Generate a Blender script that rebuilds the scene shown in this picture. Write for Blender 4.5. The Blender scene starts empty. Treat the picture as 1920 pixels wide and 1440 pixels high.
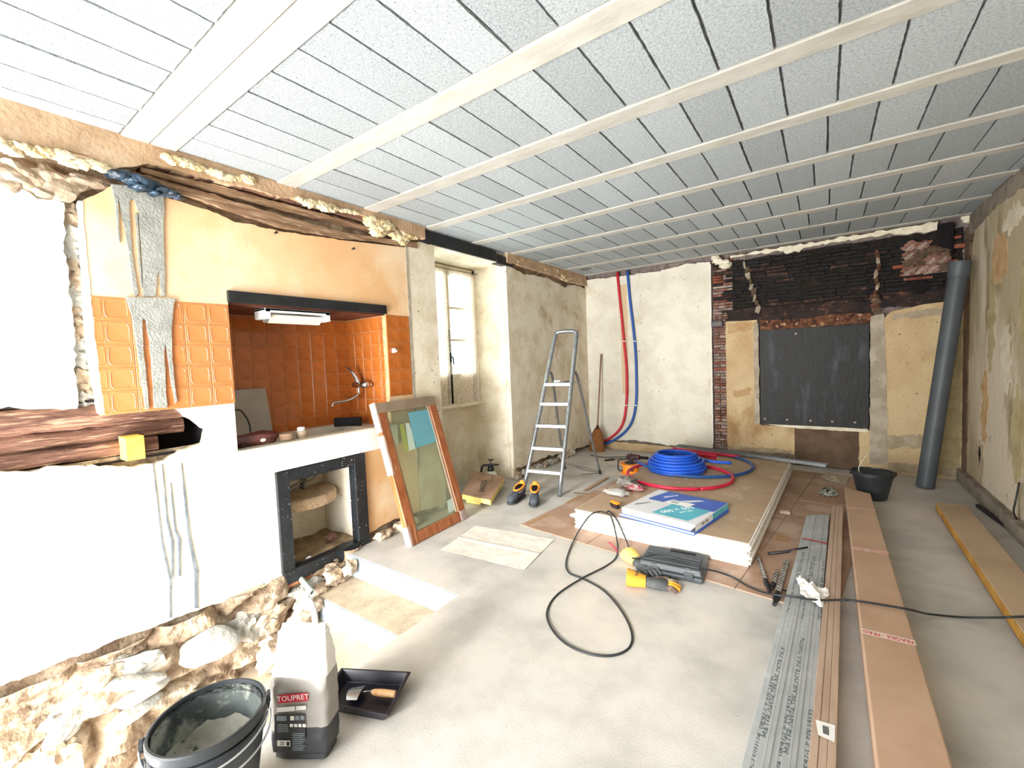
import bpy, bmesh, math, random
from mathutils import Vector, Matrix, noise, Euler
random.seed(7)
C = bpy.context.scene.collection
PI = math.pi
# ---------------------------------------------------------------- camera
FPX = 818.703
PITCH, YAW, ROLL = 0.0544062517, 0.621740401, -0.0404072455
cx, sx, cy, sy, cz, sz = math.cos(PITCH), math.sin(PITCH), math.cos(YAW), math.sin(YAW), math.cos(ROLL), math.sin(ROLL)
RM = Matrix(((cz, -sz, 0), (sz, cz, 0), (0, 0, 1))) @ Matrix(((1, 0, 0), (0, cx, -sx), (0, sx, cx))) @ \
     Matrix(((1, 0, 0), (0, 0, -1), (0, 1, 0))) @ Matrix(((cy, sy, 0), (-sy, cy, 0), (0, 0, 1)))
CAM = Vector((0, 0, 1.5))
cd = bpy.data.cameras.new('camera'); cam = bpy.data.objects.new('camera', cd); C.objects.link(cam)
cd.sensor_width = 36; cd.lens = FPX / 1920 * 36; cd.clip_start = .02; cd.clip_end = 200
r0, r1, r2 = RM[0], RM[1], RM[2]
cam.matrix_world = Matrix(((r0[0], -r1[0], -r2[0], 0), (r0[1], -r1[1], -r2[1], 0), (r0[2], -r1[2], -r2[2], 1.5), (0, 0, 0, 1)))
bpy.context.scene.camera = cam
# ---------------------------------------------------------------- world, light, exposure
sc = bpy.context.scene
sc.view_settings.view_transform = 'Standard'; sc.view_settings.look = 'None'
sc.view_settings.gamma = 1; sc.view_settings.use_curve_mapping = False
sc.view_settings.exposure = 0.28
w = bpy.data.worlds.new('sky'); sc.world = w; w.use_nodes = True
w.node_tree.nodes['Background'].inputs[0].default_value = (.86, .93, 1, 1)
w.node_tree.nodes['Background'].inputs[1].default_value = 3.0
def area(name, loc, rot, sx_, sy_, power, col, spread=180):
    l = bpy.data.lights.new(name, 'AREA'); l.shape = 'RECTANGLE'; l.size = sx_; l.size_y = sy_; l.energy = power
    l.color = col; l.spread = math.radians(spread)
    o = bpy.data.objects.new(name, l); C.objects.link(o); o.location = loc; o.rotation_euler = Euler(rot); return o
# daylight that comes in through the wide doorway behind the camera, and through the window
area('doorway_daylight', (-1.75, -1.62, 1.1), (math.radians(92), 0, 0), 2.7, 2.1, 150, (1, .985, .96), 150)
sl = bpy.data.lights.new('low_sun', 'SUN'); sl.energy = 4.0; sl.angle = math.radians(10); sl.color = (1, .975, .94)
so = bpy.data.objects.new('low_sun', sl); C.objects.link(so); so.rotation_euler = (math.radians(90 - 20), 0, 0)
area('stair_door_daylight', (-2.45, -1.0, -.1), (math.radians(108), 0, math.radians(4)), 1.0, 1.7, 165, (1, .99, .99), 170)
area('window_daylight', (-4.3, 3.85, 1.85), (math.radians(90), 0, math.radians(-90)), 1.0, 1.5, 45, (.96, .98, 1), 160)

# ---------------------------------------------------------------- helpers
def at(px, py, ax, val):
    d = RM.transposed() @ Vector(((px - 960) / FPX, (py - 720) / FPX, 1)); i = 'xyz'.index(ax)
    return CAM + d * ((val - CAM[i]) / d[i])
def F_(px, py, z=0): return at(px, py, 'z', z)
def W_(px, py, x=-3.18):
    p = at(px, py, 'x', x); return (p.y, p.z)
def B_(px, py, y=6.62):
    p = at(px, py, 'y', y); return (p.x, p.z)
def R_(px, py, x=1.22):
    p = at(px, py, 'x', x); return (p.y, p.z)
def lin(h):
    h = h.lstrip('#'); v = [int(h[i:i + 2], 16) / 255 for i in (0, 2, 4)]
    return tuple(((c + .055) / 1.055) ** 2.4 if c > .04045 else c / 12.92 for c in v) + (1,)
MATS = {}
def mat(name, base, var=None, vs=3, vt=(.4, .62), var2=None, v2s=.8, v2t=(.52, .6), spots=None, ss=40, st=.66, rough=.8, metal=0,
        bump=0, bs=60, rand=0, alpha=None, stretch=None, coat=0, trans=0, spec=None):
    m = bpy.data.materials.new(name); m.use_nodes = True; nt = m.node_tree; N = nt.nodes; L = nt.links
    bs_ = N['Principled BSDF']
    tc = N.new('ShaderNodeTexCoord'); vec = tc.outputs['Object']
    if stretch:
        mp = N.new('ShaderNodeMapping'); mp.inputs['Scale'].default_value = stretch; L.new(vec, mp.inputs['Vector']); vec = mp.outputs[0]
    rgb = N.new('ShaderNodeRGB'); rgb.outputs[0].default_value = lin(base); cur = rgb.outputs[0]
    def layer(cur, col, scale, t, detail=6, rgh=.6):
        n = N.new('ShaderNodeTexNoise'); n.inputs['Scale'].default_value = scale; n.inputs['Detail'].default_value = detail
        n.inputs['Roughness'].default_value = rgh; L.new(vec, n.inputs['Vector'])
        r = N.new('ShaderNodeMapRange'); r.inputs[1].default_value = t[0]; r.inputs[2].default_value = t[1]; L.new(n.outputs[0], r.inputs[0])
        mx = N.new('ShaderNodeMix'); mx.data_type = 'RGBA'; L.new(r.outputs[0], mx.inputs['Factor'])
        L.new(cur, mx.inputs['A']); mx.inputs['B'].default_value = lin(col); return mx.outputs['Result']
    if var: cur = layer(cur, var, vs, vt)
    if var2: cur = layer(cur, var2, v2s, v2t)
    if spots: cur = layer(cur, spots, ss, (st, st + .03), 3, .7)
    if rand:
        oi = N.new('ShaderNodeObjectInfo'); r = N.new('ShaderNodeMapRange'); r.inputs[3].default_value = 1 - rand; r.inputs[4].default_value = 1 + rand
        L.new(oi.outputs['Random'], r.inputs[0]); hs = N.new('ShaderNodeHueSaturation'); L.new(r.outputs[0], hs.inputs['Value']); L.new(cur, hs.inputs['Color']); cur = hs.outputs[0]
    L.new(cur, bs_.inputs['Base Color'])
    bs_.inputs['Roughness'].default_value = rough; bs_.inputs['Metallic'].default_value = metal
    if coat: bs_.inputs['Coat Weight'].default_value = coat; bs_.inputs['Coat Roughness'].default_value = .08
    if trans: bs_.inputs['Transmission Weight'].default_value = trans
    if spec is not None: bs_.inputs['Specular IOR Level'].default_value = spec
    if alpha is not None: bs_.inputs['Alpha'].default_value = alpha
    if bump:
        n = N.new('ShaderNodeTexNoise'); n.inputs['Scale'].default_value = bs; n.inputs['Detail'].default_value = 5; L.new(vec, n.inputs['Vector'])
        b = N.new('ShaderNodeBump'); b.inputs['Strength'].default_value = 1; b.inputs['Distance'].default_value = bump * .01
        L.new(n.outputs[0], b.inputs['Height']); L.new(b.outputs[0], bs_.inputs['Normal'])
    MATS[name] = m; return m
def glassy(name, col, opac):
    m = bpy.data.materials.new(name); m.use_nodes = True; nt = m.node_tree; N = nt.nodes; L = nt.links; N.clear()
    o = N.new('ShaderNodeOutputMaterial'); t = N.new('ShaderNodeBsdfTransparent'); t.inputs[0].default_value = lin(col)
    g = N.new('ShaderNodeBsdfGlossy'); g.inputs['Roughness'].default_value = .04; lw = N.new('ShaderNodeLayerWeight'); lw.inputs[0].default_value = .5; fr = N.new('ShaderNodeMath'); fr.operation = 'POWER'; fr.inputs[1].default_value = 5; L.new(lw.outputs['Facing'], fr.inputs[0]); fr.name = 'facing'
    d = N.new('ShaderNodeBsdfDiffuse'); d.inputs[0].default_value = lin(col)
    m1 = N.new('ShaderNodeMixShader'); m1.inputs[0].default_value = opac; L.new(t.outputs[0], m1.inputs[1]); L.new(d.outputs[0], m1.inputs[2])
    m2 = N.new('ShaderNodeMixShader'); L.new(fr.outputs[0], m2.inputs[0]); L.new(m1.outputs[0], m2.inputs[1]); L.new(g.outputs[0], m2.inputs[2])
    L.new(m2.outputs[0], o.inputs[0]); return m

class MB:
    def __init__(s): s.v = []; s.f = []
    def add(s, vs, fs):
        n = len(s.v); s.v += [tuple(v) for v in vs]; s.f += [tuple(i + n for i in f) for f in fs]; return s
    def box(s, x0, x1, y0, y1, z0, z1, M=None):
        vs = [Vector(p) for p in ((x0, y0, z0), (x1, y0, z0), (x1, y1, z0), (x0, y1, z0), (x0, y0, z1), (x1, y0, z1), (x1, y1, z1), (x0, y1, z1))]
        if M: vs = [M @ v for v in vs]
        return s.add(vs, [(0, 3, 2, 1), (4, 5, 6, 7), (0, 1, 5, 4), (1, 2, 6, 5), (2, 3, 7, 6), (3, 0, 4, 7)])
    def hexa(s, b, t):   # bottom quad, top quad
        return s.add(list(b) + list(t), [(0, 3, 2, 1), (4, 5, 6, 7), (0, 1, 5, 4), (1, 2, 6, 5), (2, 3, 7, 6), (3, 0, 4, 7)])
    def tube(s, pts, r, seg=8, smooth=True, cap=True, closed=False, n=None, squash=None):
        P = [Vector(p) for p in pts]; R = r if isinstance(r, (list, tuple)) else [r] * len(P)
        if smooth and len(P) > 2:
            k = n or 5; Q = []; RR = []; m = len(P)
            rng = m if closed else m - 1
            for i in range(rng):
                p1, p2 = P[i], P[(i + 1) % m]
                p0 = P[(i - 1) % m] if closed or i > 0 else p1 * 2 - p2
                p3 = P[(i + 2) % m] if closed or i + 2 < m else p2 * 2 - p1
                for j in range(k):
                    t = j / k
                    Q.append(.5 * ((2 * p1) + (p2 - p0) * t + (2 * p0 - 5 * p1 + 4 * p2 - p3) * t * t + (3 * p1 - p0 - 3 * p2 + p3) * t ** 3))
                    RR.append(R[i] * (1 - t) + R[(i + 1) % m] * t)
            if not closed: Q.append(P[-1]); RR.append(R[-1])
            P, R = Q, RR
        n0 = len(s.v); m = len(P); up = None
        for i in range(m):
            a = P[(i - 1) % m] if closed or i else P[i]; b = P[(i + 1) % m] if closed or i < m - 1 else P[i]
            t = (b - a).normalized() if (b - a).length > 1e-9 else Vector((0, 0, 1))
            if up is None:
                up = Vector((0, 0, 1)) if abs(t.z) < .9 else Vector((0, 1, 0))
            u = (up - t * up.dot(t)).normalized(); up = u; wv = t.cross(u)
            for j in range(seg):
                a_ = 2 * PI * j / seg
                d = u * math.cos(a_) * (squash or 1) + wv * math.sin(a_)
                s.v.append(tuple(P[i] + d * R[i]))
        for i in range(m if closed else m - 1):
            for j in range(seg):
                A = n0 + i * seg; B = n0 + ((i + 1) % m) * seg; k = (j + 1) % seg
                s.f.append((A + j, A + k, B + k, B + j))
        if cap and not closed:
            s.f.append(tuple(n0 + j for j in range(seg))[::-1]); s.f.append(tuple(n0 + (m - 1) * seg + j for j in range(seg)))
        return s
    def lathe(s, prof, seg=32, M=None, nocap=False):  # (r,z)
        n0 = len(s.v)
        for r, z in prof:
            for j in range(seg):
                a = 2 * PI * j / seg; v = Vector((r * math.cos(a), r * math.sin(a), z)); s.v.append(tuple(M @ v if M else v))
        for i in range(len(prof) - 1):
            for j in range(seg):
                k = (j + 1) % seg; A = n0 + i * seg; B = A + seg; s.f.append((A + j, A + k, B + k, B + j))
        if prof[0] == prof[-1] or nocap: return s
        if prof[0][0] > 0: s.f.append(tuple(n0 + j for j in range(seg))[::-1])
        if prof[-1][0] > 0: s.f.append(tuple(n0 + (len(prof) - 1) * seg + j for j in range(seg)))
        return s
    def loft(s, rings, cap=True):
        n0 = len(s.v); m = len(rings[0])
        for r in rings: s.v += [tuple(p) for p in r]
        for i in range(len(rings) - 1):
            for j in range(m):
                k = (j + 1) % m; A = n0 + i * m; B = A + m; s.f.append((A + j, A + k, B + k, B + j))
        if cap: s.f.append(tuple(n0 + j for j in range(m))[::-1]); s.f.append(tuple(n0 + (len(rings) - 1) * m + j for j in range(m)))
        return s
    def grid(s, fn, nu, nv):
        n0 = len(s.v)
        for i in range(nu + 1):
            for j in range(nv + 1): s.v.append(tuple(fn(i / nu, j / nv)))
        for i in range(nu):
            for j in range(nv):
                a = n0 + i * (nv + 1) + j; s.f.append((a, a + nv + 1, a + nv + 2, a + 1))
        return s
    def blob(s, c, size, seed, amp=.35, sub=2, rot=None, freq=1.6):
        bm = bmesh.new(); bmesh.ops.create_icosphere(bm, subdivisions=sub, radius=1)
        M = (rot or Matrix.Identity(3)); of = Vector((seed * 3.17, seed * 1.3, seed * 7.7)); c = Vector(c)
        vs = []
        for v in bm.verts:
            k = 1 + amp * noise.noise(v.co * freq + of); p = v.co * k
            vs.append(c + M @ Vector((p.x * size[0], p.y * size[1], p.z * size[2])))
        s.add(vs, [[v.index for v in f.verts] for f in bm.faces]); bm.free(); return s
    def mesh(s, name, smooth=False):
        me = bpy.data.meshes.new(name); me.from_pydata(s.v, [], s.f); me.validate()
        bm = bmesh.new(); bm.from_mesh(me); bmesh.ops.recalc_face_normals(bm, faces=bm.faces); bm.to_mesh(me); bm.free()
        if smooth:
            for p in me.polygons: p.use_smooth = True
        return me
def link(name, me, m, parent=None, label=None):
    o = bpy.data.objects.new(name, me); C.objects.link(o)
    if m and len(me.materials) == 0: me.materials.append(m)
    if parent: o.parent = parent
    if label: o['label'] = label
    return o
def obj(name, mb, m, parent=None, smooth=False, bevel=0, label=None, autos=False, bseg=2):
    me = mb.mesh(name, smooth or autos); o = link(name, me, m, parent, label)
    if autos:
        try: me.set_sharp_from_angle(angle=math.radians(38))
        except Exception: pass
    if bevel:
        b = o.modifiers.new('bevel', 'BEVEL'); b.width = bevel; b.segments = bseg; b.limit_method = 'ANGLE'; b.angle_limit = math.radians(40)
    return o
def thing(name, label, cat, loc=(0, 0, 0), rotz=0, group=None, M=None):
    o = bpy.data.objects.new(name, None); C.objects.link(o); o.empty_display_size = .1
    if M is not None: o.matrix_world = M
    else: o.location = loc; o.rotation_euler = (0, 0, rotz)
    o['label'] = label; o['category'] = cat
    if group: o['group'] = group
    return o
def tag(o, label, cat, group=None):
    o['label'] = label; o['category'] = cat
    if group: o['group'] = group
    return o
def struct(o): o['kind'] = 'structure'; return o
def frame(o, x, z, y=None):   # matrix from origin, x dir, z dir
    x = Vector(x).normalized(); z = Vector(z); z = (z - x * z.dot(x)).normalized(); y = z.cross(x)
    M = Matrix(((x[0], y[0], z[0], o[0]), (x[1], y[1], z[1], o[1]), (x[2], y[2], z[2], o[2]), (0, 0, 0, 1))); return M
FR = {'L': lambda a, b, c: (-3.18 + c, a, b), 'B': lambda a, b, c: (a, 6.62 - c, b), 'R': lambda a, b, c: (1.22 - c, a, b),
      'F': lambda a, b, c: (a, b, c), 'C': lambda a, b, c: (a, b, 2.82 - c), 'N': lambda a, b, c: (-3.78 + c, a, b)}
def jagged(pts, jag, step, seed, fixed=()):
    out = []; n = len(pts)
    for i in range(n):
        a = Vector(pts[i]); b = Vector(pts[(i + 1) % n]); d = b - a; L = d.length
        if jag == 0 or i in fixed: out.append((a.x, a.y)); continue
        k = max(1, int(L / step)); nrm = Vector((-d.y, d.x)) / max(L, 1e-6)
        for j in range(k):
            p = a + d * (j / k); q = Vector((p.x * 9, p.y * 9, seed)); q2 = q * 4
            h = (noise.noise(q) * .7 + noise.noise(q2) * .5 + (random.random() - .5) * .25) * jag if j or True else 0
            out.append((p.x + nrm.x * h, p.y + nrm.y * h))
    return out
def plate(name, pts, fr, c0, c1, m, parent=None, jag=0, step=.025, seed=1, fixed=(), label=None, bevel=0):
    P = jagged(pts, jag, step, seed, fixed); f = FR[fr]; n = len(P); mb = MB()
    mb.v = [f(a, b, c1) for a, b in P] + [f(a, b, c0) for a, b in P]
    mb.f = [tuple(range(n)), tuple(range(2 * n - 1, n - 1, -1))] + [(i, (i + 1) % n, n + (i + 1) % n, n + i) for i in range(n)]
    return obj(name, mb, m, parent, label=label, bevel=bevel)
def rect(a0, a1, b0, b1): return [(a0, b0), (a1, b0), (a1, b1), (a0, b1)]
def text(s, size, M, m, parent=None, name='lettering', extr=.0003, align='CENTER', sx=1, fit=None):
    cu = bpy.data.curves.new('t', 'FONT'); cu.body = s; cu.size = size; cu.extrude = extr; cu.align_x = align; cu.align_y = 'CENTER'; cu.resolution_u = 2
    to = bpy.data.objects.new('t', cu); C.objects.link(to); me = bpy.data.meshes.new_from_object(to)
    bpy.data.objects.remove(to); bpy.data.curves.remove(cu)
    
    if fit:
        xs = [v.co.x for v in me.vertices]; sx = fit / (max(xs) - min(xs))
    me.transform(Matrix.Diagonal((sx, 1, 1, 1))); me.transform(M); me.name = name
    return link(name, me, m, parent)
exec_parts = True

# ---------------------------------------------------------------- materials
mat('block', '#aeb5b8', '#98a0a4', 75, (.42, .60), spots='#3a4246', ss=120, st=.62, rough=.95, bump=.5, bs=200, rand=.12)
mat('joist', '#bbb9b1', '#aaa79e', 5, (.4, .65), '#b5aa92', 2.0, (.6, .72), rough=.85, bump=.1, bs=60, rand=.05, stretch=(1, 3, 3))
mat('slabdark', '#77787a', '#5c5e60', 12, rough=.95, bump=.3)
mat('concrete', '#c2bfb8', '#a9a6a0', 2.6, (.4, .66), '#cfc7bb', 1.1, (.48, .66), spots='#857e70', ss=70, st=.67, rough=.75, bump=.07, bs=120)
mat('riser', '#a9b4ba', '#97a4ab', 6, spots='#6e787c', ss=45, st=.64, rough=.7, bump=.12, bs=70)
mat('tread', '#bfae96', '#a8977e', 5, spots='#8b7a64', ss=50, st=.64, rough=.9, bump=.2, bs=90)
mat('rubblebase', '#a08a70', '#7c6854', 8, (.38, .6), '#bcab94', 5, (.5, .6), rough=.95, bump=1.6, bs=28)
mat('cream', '#e8dfcb', '#d4c6aa', 3.2, (.42, .62), '#b99f7a', 2.1, (.60, .74), spots='#7c6848', ss=26, st=.66, rough=.85, bump=.2, bs=70)
mat('creamwhite', '#e6e2d2', '#d9d3c2', 3, (.42, .62), '#cbb894', 1.6, (.62, .76), spots='#7f7054', ss=24, st=.67, rough=.85, bump=.15, bs=70)
mat('white', '#f0eee6', '#e6e2d6', 3, rough=.8, bump=.06, bs=60, spots='#b5ac98', ss=20, st=.73)
mat('lowerplaster', '#efe4cb', '#e8dabb', 3, (.4, .66), '#f3efe2', 1.3, (.45, .55), spots='#a08a63', ss=30, st=.72, rough=.85, bump=.08, bs=60)
mat('peach', '#e6be92', '#deb07e', 2.0, (.42, .62), '#ead0ac', 1.2, (.5, .62), spots='#b98145', ss=16, st=.73, rough=.8, bump=.06, bs=60)
mat('tan', '#c0a282', '#a98a6a', 6, (.4, .62), '#cdb598', 3, (.55, .65), rough=.95, bump=.6, bs=40)
mat('foam', '#efe0bc', '#e0c492', 9, (.42, .6), '#c99a66', 6, (.62, .7), rough=.85, bump=.8, bs=60)
mat('paintflake', '#ece6d2', '#d9cfb4', 12, rough=.9, bump=.3)
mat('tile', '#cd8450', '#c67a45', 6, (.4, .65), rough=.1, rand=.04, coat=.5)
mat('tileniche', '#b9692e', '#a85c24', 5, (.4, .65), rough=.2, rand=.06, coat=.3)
mat('grout', '#e0b484', '#c99a68', 30, rough=.9)
mat('mortar', '#a0a098', '#8c8d86', 12, (.4, .6), spots='#d0d0c8', ss=60, st=.66, rough=.6, bump=.5, bs=80)
mat('driedmortar', '#5f666c', '#787e82', 12, rough=.8, bump=.3, bs=60)
mat('oldwood', '#8a6450', '#543428', 3.5, (.36, .6), '#b48e74', 5, (.56, .66), rough=.9, bump=1.4, bs=18, stretch=(6, .8, 9))
mat('topwood', '#a98868', '#7c5c42', 4, (.36, .6), '#bfa486', 6, (.52, .64), rough=.95, bump=1.4, bs=18, stretch=(6, .8, 9))
mat('darkhole', '#150f12', rough=1)
mat('yellowwood', '#f0cc58', '#e3b942', 10, rough=.7, bump=.1, bs=30, stretch=(1, 1, 6))
mat('blackpaint', '#0e1216', '#1a1f24', 9, spots='#e8e6dc', ss=55, st=.68, rough=.5, bump=.1, bs=30)
mat('blackbeam', '#0d0e10', '#1c1e20', 9, rough=.55, bump=.15, bs=30)
mat('brownwood', '#5a2c1c', '#47200f', 5, rough=.6)
mat('whiteplastic', '#eeeeea', rough=.35)
mat('diffuser', '#cfc9bd', rough=.3)
mat('chrome', '#cfd2d4', rough=.12, metal=1)
mat('sink', '#d8d3c4', '#c9c2b0', 4, rough=.35, spots='#9a8d74', ss=30, st=.7)
mat('stone', '#b09c84', '#8e7a66', 5, (.4, .6), '#c9bca8', 4, (.52, .62), rough=.92, bump=1.4, bs=22, rand=.2)
mat('greystone', '#bcb8ae', '#98968e', 6, (.4, .6), '#d2cfc8', 3, (.55, .65), rough=.9, bump=1.2, bs=22, rand=.15)
mat('shelfstone', '#c8b090', '#b0957a', 8, spots='#76685a', ss=50, st=.6, rough=.9, bump=.4, bs=50)
mat('dirt', '#9a8262', '#7f6a50', 12, rough=1, bump=.8, bs=40)
mat('niteinside', '#e2dccb', '#d2c6ac', 4, spots='#a89878', ss=25, st=.66, rough=.9, bump=.2, bs=30)
mat('pipemetal', '#55504c', '#6d6660', 10, rough=.6, metal=.3)
mat('bluepipe', '#1c54a8', rough=.45); mat('redpipe', '#c81e34', rough=.45)
mat('coilblue', '#1f5fd8', '#1b52c0', 5, rough=.4, bump=.15, bs=200); mat('coilred', '#d81e48', '#c01a3e', 5, rough=.4)
mat('darkblue', '#1d4f8f', rough=.45)
mat('brick', '#8d6656', '#6e4b40', 12, (.4, .6), '#a8968a', 9, (.52, .62), rough=.92, bump=.8, bs=50, rand=.2)
mat('brickred', '#94543f', '#74402f', 12, (.4, .6), '#a08a7c', 10, (.58, .66), rough=.92, bump=.8, bs=50, rand=.2)
mat('brickmauve', '#a08c82', '#7d6a63', 9, (.4, .6), '#b8aa9c', 14, (.55, .65), rough=.95, bump=.8, bs=40, rand=.2)
mat('soot', '#161314', '#0c0b0c', 10, (.4, .6), '#3a302c', 20, (.62, .70), rough=.75, bump=1.4, bs=50, rand=.3)
mat('sootbrown', '#3a2a24', '#241a18', 10, (.4, .6), '#6e4a38', 12, (.56, .66), rough=.85, bump=1.0, bs=40, rand=.3)
mat('rust', '#7d5138', '#3e231a', 16, (.4, .6), '#c09a74', 14, (.60, .68), rough=.9, bump=1.4, bs=40, rand=.15)
mat('mortarmauve', '#8f827c', '#6f625e', 12, rough=1, bump=1, bs=30)
mat('backsoot', '#17130f', '#2c2420', 12, rough=1, bump=1.2, bs=30)
mat('yellowplaster', '#ccb68e', '#bda078', 3, (.4, .64), '#9c7c50', 1.5, (.55, .7), spots='#7c6040', ss=45, st=.64, rough=.9, bump=.3, bs=60, stretch=(1, 1, .6))
mat('greystrip', '#b8ad9c', '#a09582', 7, (.4, .6), spots='#77695a', ss=30, st=.66, rough=.92, bump=.4, bs=40)
mat('ironplate', '#1d1e1f', '#141516', 5, (.4, .62), '#3a3f48', 3.2, (.54, .72), spots='#a8a8a4', ss=34, st=.72, rough=.6, bump=.4, bs=16, stretch=(2, 1, .6))
mat('brownpanel', '#6d5846', '#594636', 5, spots='#92806a', ss=30, st=.7, rough=.9, bump=.3, bs=40)
mat('rightplaster', '#c9bda9', '#a79a7e', 1.4, (.44, .58), '#857553', 2.6, (.56, .66), spots='#6e5d40', ss=24, st=.68, rough=.88, bump=.7, bs=30, stretch=(1, 1, .3))
mat('plinth', '#8a8172', '#6f675a', 6, rough=.95, bump=.5, bs=40)
mat('pvc', '#4b5157', '#42484d', 4, rough=.5)
mat('alu', '#9da2a5', '#8b9093', 20, rough=.35, metal=.75)
mat('alustep', '#c9cdd0', rough=.4, metal=.7)
mat('blackrubber', '#1b1c1e', rough=.6)
mat('bucket', '#23282c', '#30363a', 6, (.4, .65), '#6a706c', 9, (.66, .72), rough=.45, bump=.05)
mat('bucketinside', '#4b5250', '#2f3538', 5, (.4, .6), '#8a8f86', 7, (.52, .6), rough=.8, bump=.4, bs=40)
mat('wetmortar', '#99978c', '#888678', 8, (.45, .6), '#3c403c', 16, (.60, .64), rough=.8, bump=.6, bs=25)
mat('wire', '#d4d8da', rough=.3, metal=.8)
mat('bagwhite', '#f2f1ee', '#e6e4df', 4, rough=.7, bump=.3, bs=14)
mat('baggrey', '#a5a19b', '#989490', 4, rough=.5, bump=.35, bs=14)
mat('bagblack', '#3b3c40', '#323338', 5, rough=.45, bump=.35, bs=14)
mat('logored', '#c4263c', rough=.5); mat('inkwhite', '#f2f2f0', rough=.6); mat('inkblack', '#26282c', rough=.6); mat('inkgrey', '#85929a', rough=.6)
mat('trayblack', '#141622', rough=.35)
mat('beech', '#e0b384', '#d3a270', 8, rough=.5, stretch=(8, 1, 1))
mat('steel', '#9aa0a6', rough=.25, metal=.9)
mat('sashwood', '#b06c44', '#96552f', 6, (.4, .6), '#c68a5c', 4, (.56, .66), rough=.35, bump=.1, bs=20, stretch=(6, 6, 1))
mat('sashtop', '#9a8672', '#8a7460', 6, rough=.7)
mat('kraft', '#a98a74', '#98785f', 5, rough=.75, bump=.1, bs=40)
mat('wool', '#f2dc86', '#e4c86a', 14, rough=1, bump=.8, bs=60)
mat('sprayblack', '#17181a', rough=.4); mat('sprayclear', '#dcdcd4', rough=.3)
mat('shoe', '#4c525a', '#3b4047', 9, rough=.75, bump=.2, bs=60, spots='#7c8086', ss=30, st=.68); mat('shoeorange', '#f0922a', rough=.7); mat('sole', '#2d3034', rough=.7)
mat('straw', '#a8703e', '#8a5730', 14, rough=.9, bump=.8, bs=60, stretch=(10, 10, 1)); mat('stick', '#8d6a4c', rough=.6)
mat('paper', '#dfdacf', '#d2ccc0', 7, rough=.75, bump=.3, bs=18)
mat('hardboard', '#ad8e78', '#9c7c66', 3, (.4, .62), '#bda593', 1.6, (.52, .64), spots='#7a5a44', ss=30, st=.71, rough=.5, bump=.05)
mat('hardboardedge', '#8f6a4c', rough=.8)
mat('kraftstrip', '#a3805e', rough=.7)
mat('gypsum', '#f4f1ec', '#e9e5de', 20, rough=.9, bump=.1, bs=80)
mat('boardface', '#b39a80', '#a68c70', 2.5, (.4, .64), '#bfa98e', 5, (.56, .66), rough=.85, bump=.05, spots='#d6c6b2', ss=40, st=.73)
mat('boxwhite', '#dcdce0', rough=.5); mat('boxblue', '#2c5fc0', '#2553b0', 4, rough=.45); mat('boxcyan', '#4cb4c8', '#43a8bc', 4, rough=.45)
mat('caseplastic', '#3f4448', '#363b3f', 8, rough=.5, bump=.06, bs=120)
mat('orange', '#ee8a1c', rough=.4); mat('darkred', '#5a1e28', rough=.4)
mat('gloveyellow', '#e8a63a', '#d8942c', 12, rough=.8, bump=.3, bs=60); mat('glovegrey', '#5c5f60', '#474a4c', 12, rough=.9, bump=.5, bs=40); mat('glovepale', '#ecca70', rough=.8)
mat('glovedirty', '#9c8e7c', '#5b4a42', 14, (.4, .6), rough=.9, bump=.4, bs=60)
mat('bit', '#7a7570', '#a09a92', 20, rough=.45, metal=.6); mat('darksteel', '#2b2b30', rough=.45, metal=.5)
mat('cloth', '#f4f1ee', '#e6e0da', 12, rough=.9, bump=.3, bs=40)
mat('stud', '#b6babb', '#a6abac', 5, (.4, .62), '#c4c8c8', 9, (.6, .7), rough=.5, metal=.15, rand=.08)
mat('mdf', '#bea592', '#b09682', 3, rough=.5, stretch=(6, 1, 6))
mat('cardboard', '#c2a38a', '#b6957b', 2.2, (.4, .65), rough=.75, bump=.04)
mat('cardside', '#c0903c', '#a87828', 6, (.4, .6), rough=.8)
mat('tape', '#e9d2c4', rough=.35); mat('tapered', '#c03a44', rough=.4)
mat('cable', '#24282a', rough=.5); mat('bluelabel', '#9cc8d4', '#8fbcc9', 3, rough=.5)
mat('curtain', '#f0e6da', '#e2d4c4', 30, rough=.9)
mat('shutter', '#e8ddc8', '#d6c8ae', 5, rough=.7, bump=.1)
mat('greyboard', '#a9a498', '#9c978b', 4, rough=.8); mat('blackfoam', '#16181d', rough=.9)
GLASS = glassy('pane_glass', '#eef4f2', .03); GLASS2 = glassy('sash_glass', '#dde2d2', .14); PLASTIC = glassy('clear_film', '#f4f0ea', .32)
LABELG = glassy('film_label', '#7fc0d0', .75); LABELY = glassy('film_label_green', '#bcc878', .6); LABELW = glassy('film_label_white', '#d8ece0', .7)
# lace: real holes given by a cell pattern
lm = bpy.data.materials.new('lace'); lm.use_nodes = True; nt = lm.node_tree; N = nt.nodes; L = nt.links; N.clear()
o_ = N.new('ShaderNodeOutputMaterial'); d_ = N.new('ShaderNodeBsdfDiffuse'); d_.inputs[0].default_value = lin('#f2e8dc'); t_ = N.new('ShaderNodeBsdfTranslucent'); t_.inputs[0].default_value = lin('#f6ece0')
tr_ = N.new('ShaderNodeBsdfTransparent'); a_ = N.new('ShaderNodeMixShader'); a_.inputs[0].default_value = .5; L.new(d_.outputs[0], a_.inputs[1]); L.new(t_.outputs[0], a_.inputs[2])
tc_ = N.new('ShaderNodeTexCoord'); vo = N.new('ShaderNodeTexVoronoi'); vo.inputs['Scale'].default_value = 70; vo.feature = 'DISTANCE_TO_EDGE'; L.new(tc_.outputs['Object'], vo.inputs['Vector'])
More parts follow.
